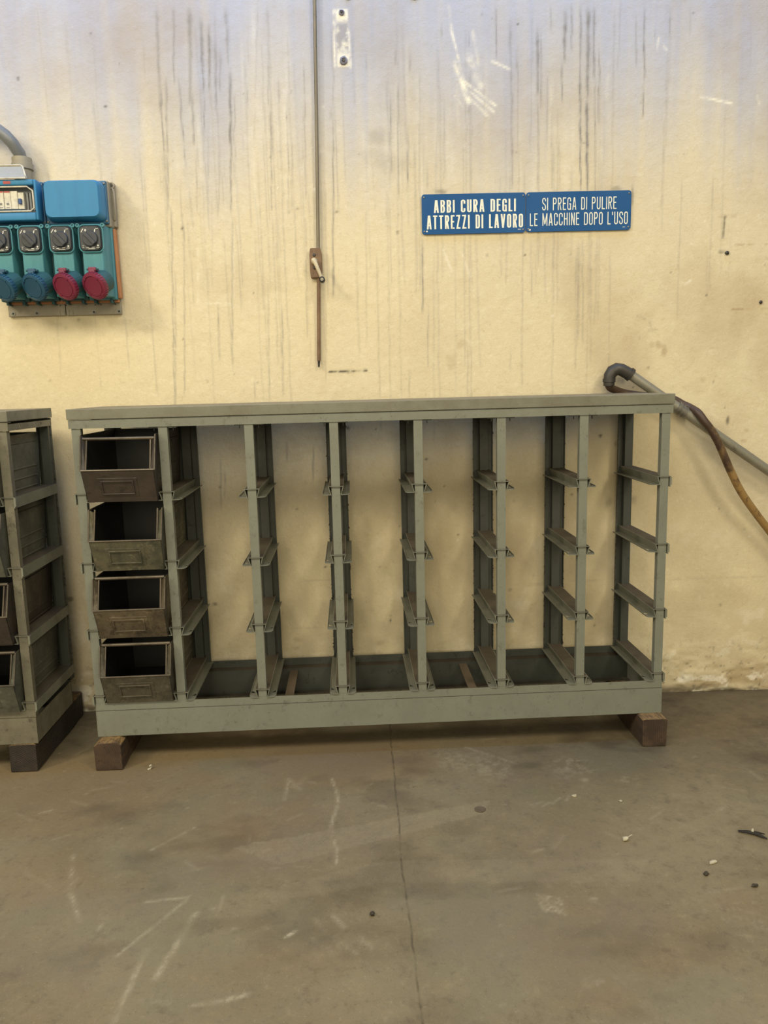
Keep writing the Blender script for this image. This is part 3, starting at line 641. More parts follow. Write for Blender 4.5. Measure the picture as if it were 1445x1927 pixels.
def build_rack():
    t = thing('storage_rack', '', 'rack', (0, 0, 0))
    # worktop: folded tray
    w = MB().box(-.0212, 1.7012, -.006, .318, ZO - .0293, ZO)
    obj('worktop', w, SLAB, t, .0016)
    b = MB().box(-.0187, 1.6987, -.002, .001, TOP_RAIL, ZO - .0305)
    b.box(-.0187, 1.6987, .001, .02, ZO - .033, ZO - .0305)
    obj('top_rail', b, RACK, t)
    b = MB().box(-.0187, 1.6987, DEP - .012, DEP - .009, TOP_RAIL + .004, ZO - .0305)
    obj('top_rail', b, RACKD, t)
    for s, x in ((-1, -.0187), (1, 1.6987)):
        b = MB()
        x0, x1 = (x, x + .002) if s < 0 else (x - .002, x)
        z0, z1 = TOP_RAIL, ZO - .0360
        # end rail with two upright slots
        ys = [.0012, .078, .084, .228, .234, DEP - .0095]
        for k in (0, 2, 4):
            b.box(x0, x1, ys[k], ys[k + 1], z0, z1)
        for k in (1, 3):
            b.box(x0, x1, ys[k], ys[k + 1], z0, z0 + .006)
            b.box(x0, x1, ys[k], ys[k + 1], z1 - .005, z1)
        obj('end_rail', b, RACK, t)
    # uprights
    zt = TOP_RAIL - .0006
    fp = MB().sheet([(-.0125, .020), (-.0125, .0015), (.0125, .0015), (.0125, .020)], 2, BASE_TOP - .02, zt, .0015)
    fp.sheet([(-.0125, .020), (-.006, .020)], 2, BASE_TOP - .02, zt, .0015)
    fp.sheet([(.006, .020), (.0125, .020)], 2, BASE_TOP - .02, zt, .0015)
    fpm = fp.mesh('front_post')
    rp = MB().sheet([(-.0130, DEP - .004), (-.0130, DEP - .027), (.0130, DEP - .027), (.0130, DEP - .004)], 2, SEAM, zt, .0015)
    rpm = rp.mesh('rear_post')
    plates = {k: MB().box(a, c_, DEP - .004, DEP - .001, SEAM, zt).box(a, a + .0025, DEP - .010, DEP - .004, SEAM, zt).box(c_ - .0025, c_, DEP - .010, DEP - .004, SEAM, zt).mesh('back_plate')
              for k, a, c_ in (('mid', -.0325, .0325), ('left', -.015, .0325), ('right', -.0300, .0150))}
    rm = {k: runner_mesh(k) for k in ('mid', 'left', 'right')}
    bm_ = bracket_mesh()
    for i in range(8):
        x = i * PITCH
        k = 'left' if i == 0 else 'right' if i == 7 else 'mid'
        o = obj('front_post', fpm, RACK, t); o.location.x = x
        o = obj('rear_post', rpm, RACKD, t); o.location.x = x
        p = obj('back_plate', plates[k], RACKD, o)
        if i in (3, 5, 6, 7):
            rq = random.Random(i)
            gr = MB()
            for s in (-1, 1):
                ex = {'mid': .0325, 'left': .0325, 'right': .030 if s < 0 else .015}[k]
                for q in range(46):
                    z = zt - (zt - SEAM) * rq.random() ** .6
                    a_ = rq.uniform(.001, .0035)
                    gr.prism([(s * (ex - .002), z), (s * (ex + a_), z + rq.uniform(-.003, .003)), (s * (ex - .002), z + rq.uniform(.004, .012))], 1, DEP - .0105, DEP - .008)
            g_ = obj('edge_grime', gr, IRON, o)
            g_['kind'] = 'stuff'
        for z in LEV:
            o = obj('runner', rm[k], RACK, t); o.location = (x, 0, z)
        if 0 < i < 7:
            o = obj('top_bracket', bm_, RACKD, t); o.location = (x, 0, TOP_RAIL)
    # base: sill strip over a deep channel, rear sill with ledge, end beams, flat ties
    obj('front_sill', MB().box(-.0134, 1.6934, .0005, .003, SEAM + .0008, BASE_TOP).box(-.0134, 1.6934, .003, .022, SEAM + .0008, SEAM + .003), RACK, t)
    obj('base_beam', MB().sheet([(.040, BASE_BOT), (-.002, BASE_BOT), (-.002, SEAM), (.028, SEAM)], 0, -.0134, 1.6934, -.0025), RACK, t)
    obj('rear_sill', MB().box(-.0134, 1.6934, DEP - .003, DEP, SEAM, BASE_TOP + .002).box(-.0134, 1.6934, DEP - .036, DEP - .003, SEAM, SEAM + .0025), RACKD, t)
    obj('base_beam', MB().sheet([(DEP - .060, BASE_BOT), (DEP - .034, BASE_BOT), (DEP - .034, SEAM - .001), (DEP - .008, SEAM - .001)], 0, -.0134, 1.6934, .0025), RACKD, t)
    for s, x in ((-1, -.0134), (1, 1.6934)):
        x0, x1 = (x, x + .0025) if s < 0 else (x - .0025, x)
        obj('end_beam', MB().box(x0, x1, .001, DEP - .036, BASE_BOT, SEAM - .001).box(x0 - (.02 if s > 0 else 0), x1 + (.02 if s < 0 else 0), .001, DEP - .036, BASE_BOT, BASE_BOT + .0022), RACK, t)
    sm = MB().box(-.0135, .0135, .020, DEP - .030, SEAM - .0065, SEAM - .0035)
    sm.box(-.0135, .0135, .020, .0225, BASE_BOT + .003, SEAM - .0035).box(-.0135, .0135, DEP - .0335, DEP - .031, BASE_BOT + .003, SEAM - .0035)
    sm = sm.mesh('tie_strap')
    for x in (.553, 1.122):
        o = obj('tie_strap', sm, DUSTY, t); o.location.x = x
    # dusty lower flange inside the channel
    obj('base_flange', MB().box(-.010, 1.690, .002, .075, BASE_BOT + .0026, BASE_BOT + .0045), DUSTY, t)
    return t

rack = build_rack()
rack['label'] = 'long grey-green steel storage rack with mostly empty bays, under the blue signs'
rack['group'] = 'steel bin racks against the wall'
rack2 = copy_tree(rack)
rack2.location = (-1.872, -.026, 0)
for p_ in rack2.children:
    if p_.data.materials and p_.data.materials[0] == RACK:
        p_.material_slots[0].link = 'OBJECT'
        p_.material_slots[0].material = RACK2
rack2['label'] = 'grey-green steel rack cut off by the left edge, below the socket board'

# ------------------------------------------------------------------ stacking bins
def build_bin(x, y, zbot, mat, label, bar=True, w=.205, tilt=0.0, h=.196, yaw=0.0, seed=0):
    t = thing('storage_bin', label, 'bin', (x, y, zbot), (0, tilt, yaw), 'open-front metal stacking bins')
    hw, th, L = w / 2, .0016, .285
    lip_y, lip_z, top_y = -.046, .093, -.018
    # side outline (y, z) clockwise from bottom front
    side = [(-.012, 0), (lip_y, lip_z), (top_y, h), (L + .012, h), (L, 0)]
    def xo(z):                       # sides flare a little towards the top
        return hw - .005 * (1 - z / h)
    b = MB()
    for s in (-1, 1):
        vs = [(s * xo(z), y_, z) for y_, z in side] + [(s * (xo(z) - th), y_, z) for y_, z in side]
        n = 5
        b.add(vs, [tuple(range(n)), tuple(range(2 * n - 1, n - 1, -1))] + [(i, (i + 1) % n, n + (i + 1) % n, n + i) for i in range(n)])
    b.box(-xo(0), xo(0), -.012, L, 0, th)
    b.add([(-xo(0), L, 0), (xo(0), L, 0), (xo(h), L + .012, h), (-xo(h), L + .012, h), (-xo(0), L - th, 0), (xo(0), L - th, 0), (xo(h), L + .012 - th, h), (-xo(h), L + .012 - th, h)],
          [(0, 1, 2, 3), (7, 6, 5, 4), (0, 4, 5, 1), (1, 5, 6, 2), (2, 6, 7, 3), (3, 7, 4, 0)])
    f0, f1 = (-.012, 0), (lip_y, lip_z)
    b.add([(-xo(0), f0[0], 0), (xo(0), f0[0], 0), (xo(f1[1]), f1[0], f1[1]), (-xo(f1[1]), f1[0], f1[1]),
           (-xo(0), f0[0] + th, 0), (xo(0), f0[0] + th, 0), (xo(f1[1]), f1[0] + th, f1[1]), (-xo(f1[1]), f1[0] + th, f1[1])],
          [(0, 1, 2, 3), (7, 6, 5, 4), (0, 4, 5, 1), (1, 5, 6, 2), (2, 6, 7, 3), (3, 7, 4, 0)])
    obj('body', b, mat, t)
    # near-black inside skin, its colour stands in for deep shade
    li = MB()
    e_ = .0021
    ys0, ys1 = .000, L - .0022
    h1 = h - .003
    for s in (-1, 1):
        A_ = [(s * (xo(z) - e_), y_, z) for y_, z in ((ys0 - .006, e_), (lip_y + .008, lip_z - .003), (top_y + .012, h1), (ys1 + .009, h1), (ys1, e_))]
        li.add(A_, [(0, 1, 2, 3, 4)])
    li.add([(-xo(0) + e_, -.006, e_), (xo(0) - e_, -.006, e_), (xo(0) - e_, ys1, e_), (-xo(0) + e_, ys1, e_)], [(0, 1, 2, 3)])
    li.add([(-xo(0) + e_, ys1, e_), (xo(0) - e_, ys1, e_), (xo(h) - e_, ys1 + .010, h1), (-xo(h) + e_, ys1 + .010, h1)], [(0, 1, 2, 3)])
    obj('shade_lining', li, SHADE_INSIDE, t, label='inside darkened in place of shade')
    # sides: pressed stiffening ribs
    for s in (-1, 1):
        rb = MB()
        for z in (.03, .06, .09, .165):
            e = xo(z)
            rb.prism([(s * e, z - .003), (s * (e + .0022), z - .001), (s * (e + .0022), z + .001), (s * e, z + .003)], 1, .03, L - .02)
        obj('side_rib', rb, mat, t)
    # folded front edges of the sides, rolled rim round the mouth
    bar_z = .178
    f = (bar_z - lip_z) / (h - lip_z)
    e1 = (lip_y + .004, lip_z + .002)
    e2 = (lip_y + (top_y - lip_y) * f + .010, bar_z)
    for s in (-1, 1):
        k = MB()
        a0, a1 = (s * (hw - .002), lip_y + .001, lip_z), (s * hw, top_y + .001, h - .002)
        b0, b1 = (s * (hw - .015), e1[0] + .004, lip_z), (s * (hw - .014), top_y + .012, h - .012)
        vs = [a0, a1, b1, b0] + [(p[0], p[1] + .0015, p[2]) for p in (a0, a1, b1, b0)]
        k.add(vs, [(0, 1, 2, 3), (7, 6, 5, 4), (0, 4, 5, 1), (1, 5, 6, 2), (2, 6, 7, 3), (3, 7, 4, 0)])
        obj('mouth_flange', k, mat, t)
    q = MB()
    for s in (-1, 1):
        q.tube([(s * (hw - .0145), e1[0] + .003, lip_z), (s * (hw - .0145), e2[0], bar_z)], .0024, 8)
        q.tube([(s * (hw - .0008), lip_y, lip_z - .001), (s * hw, top_y, h - .001)], .0018, 8)
    q.tube([(-hw + .002, lip_y + .001, lip_z), (hw - .002, lip_y + .001, lip_z)], .0026, 8)
    obj('mouth_rim', q, RIM, t, smooth=True)
    if bar:
        obj('cross_bar', MB().tube([(-hw + .004, e2[0], bar_z), (hw - .004, e2[0], bar_z)], .0048, 10), RIM, t, smooth=True)
    # pressed label frame on the leaning front panel
    ang = math.atan2(f1[0] - f0[0], f1[1] - f0[1])
    def on_front(u_, v_, d):         # u along x, v up the panel, d proud of it
        c_, s_ = math.cos(ang), math.sin(ang)
        return (u_, f0[0] + v_ * s_ - d * c_, v_ * c_ + d * s_)
    lf = MB()
    cx, cz = -.006, .046
    def plate(hx, hz, d):
        lf.box(cx - hx, cx + hx, -d, .0, cz - hz, cz + hz)
    plate(.055, .029, .0010)
    for a, b2, c_, d_ in ((-.045, .045, .017, .0215), (-.045, .045, -.0215, -.018), (-.045, -.0412, -.018, .017), (.0412, .045, -.018, .017)):
        lf.box(cx + a, cx + b2, -.0040, -.001, cz + c_, cz + d_)
    lf.v = [on_front(p[0], p[2], -p[1]) for p in lf.v]
    obj('label_frame', lf, mat, t, .0006, 1)
    return t

ZB = [z - .0233 for z in LEV]
NAMES = ['dark rusty brown open bin at the top of the long rack',
         'greenish bin without a cross bar, second from the top of the long rack',
         'worn scratched metal bin, third from the top of the long rack',
         'grey-brown metal bin at the bottom of the long rack, above the left block']
POS = [(.1195, -.004, 0.008), (.1225, .004, .004), (.119, .0, .0), (.120, .006, .0)]
for i in range(4):
    build_bin(POS[i][0], POS[i][1], ZB[i], BINS[i], NAMES[i], bar=(i != 1), tilt=POS[i][2], h=(.190 if i == 0 else .180))
NAMES2 = ['grey-green bin at the top of the left rack, showing its side panel',
          'grey-green bin second from the top in the left rack',
          'dark open bin third from the top in the left rack, at the picture edge',
          'grey-green open bin at the bottom of the left rack above the dark block']
for i in range(4):
    build_bin(-1.872 + 6.5 * PITCH, -.028, ZB[i], BINS[4 if i != 2 else 0], NAMES2[i], h=(.190 if i == 0 else .180))

# ------------------------------------------------------------------ timber blocks under the racks
def block(x0, x1, y0, y1, mat, label, round_front=.004, seed=0):
    rq = random.Random(seed)
    b = MB()
    n = 9
    prof = []
    hz = BASE_BOT
    w_ = x1 - x0
    ch = round_front
    out = [(0, 0), (w_, 0), (w_, hz - ch), (w_ - ch, hz), (ch, hz), (0, hz - ch)]
    vs, fs = [], []
    for i in range(n):
        y = y0 + (y1 - y0) * i / (n - 1)
        for k, (a, z) in enumerate(out):
            j = .0018
            vs.append((x0 + a + rq.uniform(-j, j), y + (rq.uniform(-j, j) if i in (0, n - 1) else 0), max(0, z - (rq.uniform(0, .002) if z > 0 else 0))))
    for i in range(n - 1):
        for k in range(6):
            k2 = (k + 1) % 6
            fs.append((i * 6 + k, i * 6 + k2, (i + 1) * 6 + k2, (i + 1) * 6 + k))
    fs += [tuple(range(6)), tuple((n - 1) * 6 + k for k in range(6))[::-1]]
    b.add(vs, fs)
    o = obj('timber_block', b, mat, None, .0022, 2)
    return tag(o, label, 'block', 'timber blocks under the racks')
block(-.013, .064, -.045, .30, WOOD, 'brown timber block under the left end of the long rack', .010, 1)
block(1.620, 1.694, -.047, .30, WOOD, 'square-cut timber block under the right end of the long rack', .003, 2)
block(-.265, -.187, -.030, .372, WOODDK, 'dark oily timber block under the left rack, running back to the wall', .006, 3)

# ------------------------------------------------------------------ stroke lettering
def arc(cx, cy, rx, ry, a0, a1, n=7):
    return [(cx + rx * math.cos(math.radians(a0 + (a1 - a0) * i / n)), cy + ry * math.sin(math.radians(a0 + (a1 - a0) * i / n))) for i in range(n + 1)]
def glyph(ch, w, sx, sy):
    """centre-line strokes in a box w x 1, inset by half strokes sx, sy"""
    l, r_, b, t_ = sx / 2, w - sx / 2, sy / 2, 1 - sy / 2
    q = (r_ - l) * .5
    qy = min(q * 1.0, .2)
    m_ = .52
    O = [(l, m_)] + arc(l + q, t_ - qy, q, qy, 180, 0) + arc(l + q, b + qy, q, qy, 360, 180) + [(l, m_)]
    g = {
        'A': [[(l, 0), (w / 2 - sx * .18, 1)], [(r_, 0), (w / 2 + sx * .18, 1)], [(l + q * .35, .28), (r_ - q * .35, .28)]],
        'B': [[(l, 0), (l, 1)], [(l, t_)] + arc(r_ - q * .8, t_ - .19, q * .8, .19, 90, -90) + [(l, m_ + .02)], [(l, m_ + .02)] + arc(r_ - q * .8, b + (m_ - b) / 2, q * .8, (m_ - b) / 2, 90, -90) + [(l, b)]],
        'C': [[(r_, .68)] + arc(l + q, t_ - qy, q, qy, 0, 180) + arc(l + q, b + qy, q, qy, 180, 360) + [(r_, .32)]],
        'D': [[(l, 0), (l, 1)], [(l, t_)] + arc(r_ - q, t_ - qy, q, qy, 90, 0) + arc(r_ - q, b + qy, q, qy, 0, -90) + [(l, b)]],
        'E': [[(l, 0), (l, 1)], [(l, t_), (w, t_)], [(l, m_), (w * .88, m_)], [(l, b), (w, b)]],
        'G': [[(r_, .68)] + arc(l + q, t_ - qy, q, qy, 0, 180) + arc(l + q, b + qy, q, qy, 180, 330), [(r_, 0), (r_, .48), (l + q, .48)]],
        'H': [[(l, 0), (l, 1)], [(r_, 0), (r_, 1)], [(l, m_), (r_, m_)]],
        'I': [[(w / 2, 0), (w / 2, 1)]],
        'L': [[(l, 0), (l, 1)], [(l, b), (w, b)]],
        'M': [[(l, 0), (l, 1)], [(r_, 0), (r_, 1)], [(l, 1), (w / 2, .12)], [(r_, 1), (w / 2, .12)]],
        'N': [[(l, 0), (l, 1)], [(r_, 0), (r_, 1)], [(l, 1), (r_, 0)]],
        'O': [O],
        'P': [[(l, 0), (l, 1)], [(l, t_)] + arc(r_ - q * .8, t_ - .22, q * .8, .22, 90, -90) + [(l, t_ - .44)]],
        'R': [[(l, 0), (l, 1)], [(l, t_)] + arc(r_ - q * .8, t_ - .21, q * .8, .21, 90, -90) + [(l, t_ - .42)], [(l + q * .9, t_ - .42), (r_, 0)]],
        'S': [[(r_, .72)] + arc(l + q, t_ - qy, q, qy, 0, 180) + [(l, .68), (l + q * .4, .57), (r_ - q * .4, .45), (r_, .33)] + arc(l + q, b + qy, q, qy, 0, -180) + [(l, .28)]],
        'T': [[(w / 2, 0), (w / 2, 1)], [(0, t_), (w, t_)]],
        'U': [[(l, 1), (l, .4)] + arc(l + q, b + qy, q, qy, 180, 360) + [(r_, .4), (r_, 1)]],
        'V': [[(l, 1), (w / 2, 0)], [(r_, 1), (w / 2, 0)]],
        'Z': [[(0, t_), (r_ - sx * .1, t_), (l + sx * .1, b), (w, b)]],
        "'": [[(w / 2, 1), (w / 2, .74)]],
        '0': [O],
        '/': [[(l, 0), (r_, 1)]],
    }
    return g[ch]
def text_strokes(mb, text, x0, x1, z0, z1, sx, sy, y0, y1, wl=.40):
    """letters as raised enamel between x0 and x1, cap height z0..z1"""
    H = z1 - z0
    wd = {'I': sx, "'": sx * 1.2, 'M': wl * 1.35, ' ': wl * .62, 'L': wl * .85, 'E': wl * .88, 'A': wl * 1.1, 'V': wl * 1.1}
    ws = [wd.get(ch, wl) for ch in text]
    gap = .13
    tot = sum(ws) + gap * (len(text) - 1)
    k = (x1 - x0) / (tot * H)
    x = 0.0
    lay = 0
    for ch, w_ in zip(text, ws):
        if ch != ' ':
            for st in glyph(ch, w_, sx, sy):
                P_ = [Vector(((x + p[0]) * H * k, p[1] * H)) for p in st]
                n = len(P_)
                pts = []
                for i in range(n):
                    d1 = (P_[i] - P_[i - 1]).normalized() if i > 0 else None
                    d2 = (P_[min(i + 1, n - 1)] - P_[i]).normalized() if i < n - 1 and (P_[i + 1] - P_[i]).length > 1e-7 else d1
                    if d1 is None or d1.length < .5:
                        d1 = d2
                    d = (d1 + d2)
                    d = d.normalized() if d.length > 1e-4 else d1
                    nn = Vector((-d.y, d.x))
                    sc = min(1.6, 1 / max(.4, nn.dot(Vector((-d1.y, d1.x)))))
                    # upright strokes are as thick as sx, level strokes as sy
                    half = .5 * H * math.hypot(sx * k * abs(nn.x), sy * abs(nn.y)) * sc
                    if abs(P_[i].y / H) < 1e-6 or abs(P_[i].y / H - 1) < 1e-6:   # feet stay level
                        hx = .5 * H * sx * k
                        if n == 2 and abs(d.y) > .5:
                            pts.append((P_[i] + Vector((-hx if d.y > 0 else hx, 0)), P_[i] - Vector((-hx if d.y > 0 else hx, 0))))
                            continue
                    pts.append((P_[i] + nn * half, P_[i] - nn * half))
                lay = (lay + 1) % 3
                yy = y0 - .00004 * lay
                for i in range(n - 1):
                    if (P_[i + 1] - P_[i]).length < 1e-7:
                        continue
                    mb.prism([(x0 + p.x, z0 + p.y) for p in (pts[i][1], pts[i + 1][1], pts[i + 1][0], pts[i][0])], 1, yy, y1)
        x += w_ + gap
    return mb

# ------------------------------------------------------------------ the two enamel signs
def sign(x0, x1, z0, z1, lines, label):
    cx, cz = (x0 + x1) / 2, (z0 + z1) / 2
    t = thing('wall_sign', label, 'sign', on_wall(cx, cz, .0022), WROT, 'blue notices on the wall')
    hw, hz, rd = (x1 - x0) / 2, (z1 - z0) / 2, .009
    out = []
    for sx_, sz_, a in ((1, 1, 0), (-1, 1, 90), (-1, -1, 180), (1, -1, 270)):
        out += arc(sx_ * (hw - rd), sz_ * (hz - rd), rd, rd, a, a + 90, 5)
    obj('plate', MB().prism(out, 1, -.0025, .0018), SIGNBLUE, t)
    lt = MB()
    for text, a, b, fz0, fz1, sx, sy, wl in lines:
        text_strokes(lt, text, a - cx, b - cx, z1 - fz1 * (z1 - z0) - cz, z1 - fz0 * (z1 - z0) - cz, sx, sy, -.0029, -.0024, wl)
    obj('lettering', lt, SIGNWHITE, t, label='white raised lettering')
    for sx_ in (-1, 1):
        for sz_ in (-1, 1):
            obj('rivet', MB().lathe([(.0026, 0), (.0026, .0012), (.001, .002)], 10, Matrix.Translation((sx_ * (hw - .0075), -.0024, sz_ * (hz - .009))) @ Matrix.Rotation(PI / 2, 4, 'X')), STEEL, t)
    sm_ = MB()
    if lines[0][0][0] == 'A':
        sm_.box(-hw + .013, -hw + .018, -.0027, -.0024, -hz + .007, -hz + .011).box(hw - .024, hw - .014, -.0027, -.0024, -hz + .009, -hz + .0105)
    else:
        sm_.box(-hw + .009, -hw + .015, -.0027, -.0024, -hz + .004, -hz + .008).box(hw - .026, hw - .018, -.0027, -.0024, -hz + .008, -hz + .0095)
    obj('maker_mark', sm_, SIGNWHITE, t)
    return t
def px(u_):
    return 1.016 + (u_ - 793) * .6675 / 393
zs0, zs1 = ZO + .5155, ZO + .6368
sign(1.016, 1.3465, zs0, zs1, [('ABBI CURA DEGLI', px(815.7), px(969.4), .15, .465, .135, .10, .34),
                               ('ATTREZZI DI LAVORO', px(802), px(983), .53, .875, .135, .10, .34)],
     'blue enamel sign with heavy white letters, left of the pair')
sign(1.3485, 1.685, zs0 + .001, zs1, [('SI PREGA DI PULIRE', px(1019), px(1159), .15, .465, .085, .085, .36),
                                     ("LE MACCHINE DOPO L'USO", px(996), px(1181), .535, .855, .085, .085, .36)],
     'blue enamel sign with thin white letters, right of the pair')

# ------------------------------------------------------------------ socket board
def wbox(mb, x0, x1, h0, h1, z0, z1):
    """box in board coordinates: x along wall, h away from it"""
    return mb.box(x0, x1, -h1, -h0, z0, z1)
BX = -.135
sb = thing('socket_board', 'blue and teal socket board on the wall at left, with red and blue screw caps', 'socket board', on_wall(BX, 0, 0), WROT)
def L_(x):
    return x - BX
def pillow(x0, x1, z0, z1, h0, h1, inset, rd=.018):
    """moulded cover: rounded outline drawing in towards its face"""
    b = MB()
    rows = [(0, h0), (.0, h0 + (h1 - h0) * .25), (inset * .45, h0 + (h1 - h0) * .8), (inset * .75, h1 - .004), (inset * 1.05, h1)]
    vs, fs = [], []
    cx, cz = (x0 + x1) / 2, (z0 + z1) / 2
    N = 0
    for ins, h in rows:
        out = []
        for sx_, sz_, a in ((1, 1, 0), (-1, 1, 90), (-1, -1, 180), (1, -1, 270)):
            out += arc(cx + sx_ * ((x1 - x0) / 2 - ins - rd), cz + sz_ * ((z1 - z0) / 2 - ins - rd), rd, rd, a, a + 90, 5)
        N = len(out)
        vs += [(p[0], -h, p[1]) for p in out]
    for i in range(len(rows) - 1):
        for k in range(N):
            k2 = (k + 1) % N
            fs.append((i * N + k, i * N + k2, (i + 1) * N + k2, (i + 1) * N + k))
    fs += [tuple(range(N)), tuple((len(rows) - 1) * N + k for k in range(N))[::-1]]
    return b.add(vs, fs)

# grey back board in two halves, seam at x = -.13
for a, b_ in ((-.312, -.1312), (-.1288, .047)):
    bb = MB()
    wbox(bb, L_(a), L_(b_), 0, .010, ZO + .290, ZO + .555)
    o = obj('mounting_plate', bb, GREYBOX, sb, .002)
bb = MB()
for x in (-.150, -.137, -.122, -.109):
    wbox(bb, L_(x - .0025), L_(x + .0025), .010, .0125, ZO + .290, ZO + .306)
obj('plate_rib', bb, GREYBOX, sb)
for x in (-.296, -.221, -.040, .040):
    mt_ = Matrix.Translation((L_(x), -.010, ZO + .299)) @ Matrix.Rotation(PI / 2, 4, 'X')
    k = obj('plate_screw', MB().lathe([(.0065, 0), (.0065, .0016), (.0036, .0016), (.003, .0006)], 16, mt_), STEEL, sb)
    obj('screw_socket', MB().lathe([(.0034, 0), (.0034, .0012)], 12, mt_), BLACK, k)
hb = MB()
for x in (-.145, -.126, -.034, -.016, .030):
    hb.lathe([(.0018, 0), (.0018, .0006)], 8, Matrix.Translation((L_(x), -.010, ZO + .321)) @ Matrix.Rotation(PI / 2, 4, 'X'))
obj('plate_hole', hb, BLACK, sb)
# upper back box (grey tray sides) with corner screw lug
bb = MB()
wbox(bb, L_(-.33), L_(.048), 0, .050, ZO + .550, ZO + .686)
obj('back_box', bb, GREYBOX, sb, .004)
bb = MB()
wbox(bb, L_(.043), L_(.056), .0, .022, ZO + .555, ZO + .688)
obj('side_frame', bb, GREYBOX, sb, .003)
obj('side_frame_rail', MB().tube([(L_(.052), -.024, ZO + .575), (L_(.058), -.030, ZO + .59), (L_(.058), -.030, ZO + .655), (L_(.053), -.024, ZO + .668)], .003, 8), GREYBOX, sb, smooth=True)
mt_ = Matrix.Translation((L_(.050), -.018, ZO + .678)) @ Matrix.Rotation(PI / 2, 4, 'X')
k = obj('corner_lug', MB().lathe([(.010, 0), (.010, .008), (.0065, .008), (.006, .005)], 18, mt_), GREYBOX, sb)
obj('screw_socket', MB().lathe([(.0045, .004), (.0045, .0065)], 12, mt_), IRON, k)
# blue covers
for x0, x1, face in ((-.144, .0445, False), (-.334, -.147, True)):
    bb = MB()
    wbox(bb, L_(x0), L_(x1), .048, .062, ZO + .557, ZO + .6835)
    obj('cover_base', bb, BLUEDK, sb, .003)
    if not face:
        obj('blue_cover', pillow(L_(x0 + .010), L_(x1 - .004), ZO + .563, ZO + .680, .060, .108, .007), BLUEBOX, sb, smooth=True)
    else:
        # a frame round the breaker window
        wx0, wx1, wz0, wz1 = -.318, -.158, ZO + .586, ZO + .664
        cv = MB()
        for a, b_, c_, d_ in ((x0 + .004, wx0, ZO + .563, ZO + .681), (wx1, x1 - .003, ZO + .563, ZO + .681), (wx0, wx1, ZO + .563, wz0), (wx0, wx1, wz1, ZO + .681)):
            wbox(cv, L_(a), L_(b_), .060, .106, c_, d_)
        obj('blue_cover', cv, BLUEBOX, sb, .005, 3, True)
        bb = MB()
        wbox(bb, L_(wx0), L_(wx1), .060, .078, wz0, wz1)
        tr = obj('breaker_tray', bb, CONDUIT, sb, label='grey tray inside the window')
        bb = MB()
        for kx in range(3):
            wbox(bb, L_(-.190 + kx * .0095), L_(-.184 + kx * .0095), .078, .086, wz0 + .010, wz1 - .016)
        obj('blank_louvre', bb, CONDUIT, tr)
        bb = MB()
        wbox(bb, L_(-.232), L_(-.212), .078, .096, wz0 + .012, wz1 - .014)
        br = obj('breaker', bb, WHITEP, sb, .001, 1, label='white breaker with blue lever')
        bb = MB(); wbox(bb, L_(-.2085), L_(-.1985), .078, .09, wz0 + .012, wz1 - .018)
        wbox(bb, L_(-.212), L_(-.194), .078, .094, wz0 + .012, wz1 - .018)
        br = obj('breaker', bb, WHITEP, sb, .001, 1, label='white breaker with blue lever')
        bb = MB(); wbox(bb, L_(-.2085), L_(-.1995), .094, .102, wz0 + .026, wz0 + .041)
        obj('breaker_lever', bb, BLUEP, br, .001, 1)
        for a, b_ in ((-.252, -.2325), (-.278, -.2535), (-.304, -.280)):
            bb = MB(); wbox(bb, L_(a), L_(b_), .078, .096, wz0 + .012, wz1 - .014)
            br = obj('breaker', bb, WHITEP, sb, .001, 1)
            bb = MB(); wbox(bb, L_(a + .001), L_(b_ - .001), .0955, .0968, wz1 - .018, wz1 - .0145)
            obj('red_band', bb, REDP, br)
            bb = MB(); wbox(bb, L_(a + .005), L_(b_ - .004), .0955, .0966, wz0 + .016, wz0 + .0178)
            wbox(bb, L_(a + .006), L_(b_ - .006), .0955, .0966, wz0 + .024, wz0 + .03)
            obj('breaker_print', bb, CONDUIT, br)
        # pale inner lip of the window
        bb = MB()
        bb.tube([(L_(wx0), -.104, wz0 + .004), (L_(wx1 - .014), -.104, wz0 + .004), (L_(wx1 - .004), -.104, wz0 + .012), (L_(wx1 - .004), -.104, wz1 - .016), (L_(wx1 - .02), -.104, wz1 - .004), (L_(wx0), -.104, wz1 - .004)], .0025, 8)
        obj('window_lip', bb, CLEARRIM, sb, smooth=True)
        bb = MB(); wbox(bb, L_(-.246), L_(-.224), .1055, .1068, ZO + .668, ZO + .676)
        obj('red_sticker', bb, REDP, sb)
for x in (-.152, -.139, .040):
    for z in (.565, .675):
        obj('cover_screw', MB().lathe([(.0035, 0), (.0035, .002), (.002, .003)], 10, Matrix.Translation((L_(x), -.062, ZO + z)) @ Matrix.Rotation(PI / 2, 4, 'X')), STEEL, sb)
# smoky window lid swung up over the cover
bb = MB()
pa = [(-.34, .108, .683), (-.174, .108, .683), (-.197, .078, .727), (-.34, .078, .727)]
vs = [(L_(x), -h, ZO + z) for x, h, z in pa] + [(L_(x), -h + .003, ZO + z + .003) for x, h, z in pa]
bb.add(vs, [(0, 1, 2, 3), (7, 6, 5, 4), (0, 4, 5, 1), (1, 5, 6, 2), (2, 6, 7, 3), (3, 7, 4, 0)])
lid = obj('window_lid', bb, SMOKE, sb, label='smoky grey lid swung upward')
bb = MB().tube([(L_(x), -h - .001, ZO + z) for x, h, z in ((-.34, .109, .683), (-.176, .109, .683), (-.180, .101, .692), (-.193, .082, .722), (-.201, .078, .728), (-.34, .078, .728))], .0026, 8)
obj('lid_edge', bb, CLEARRIM, lid, smooth=True)
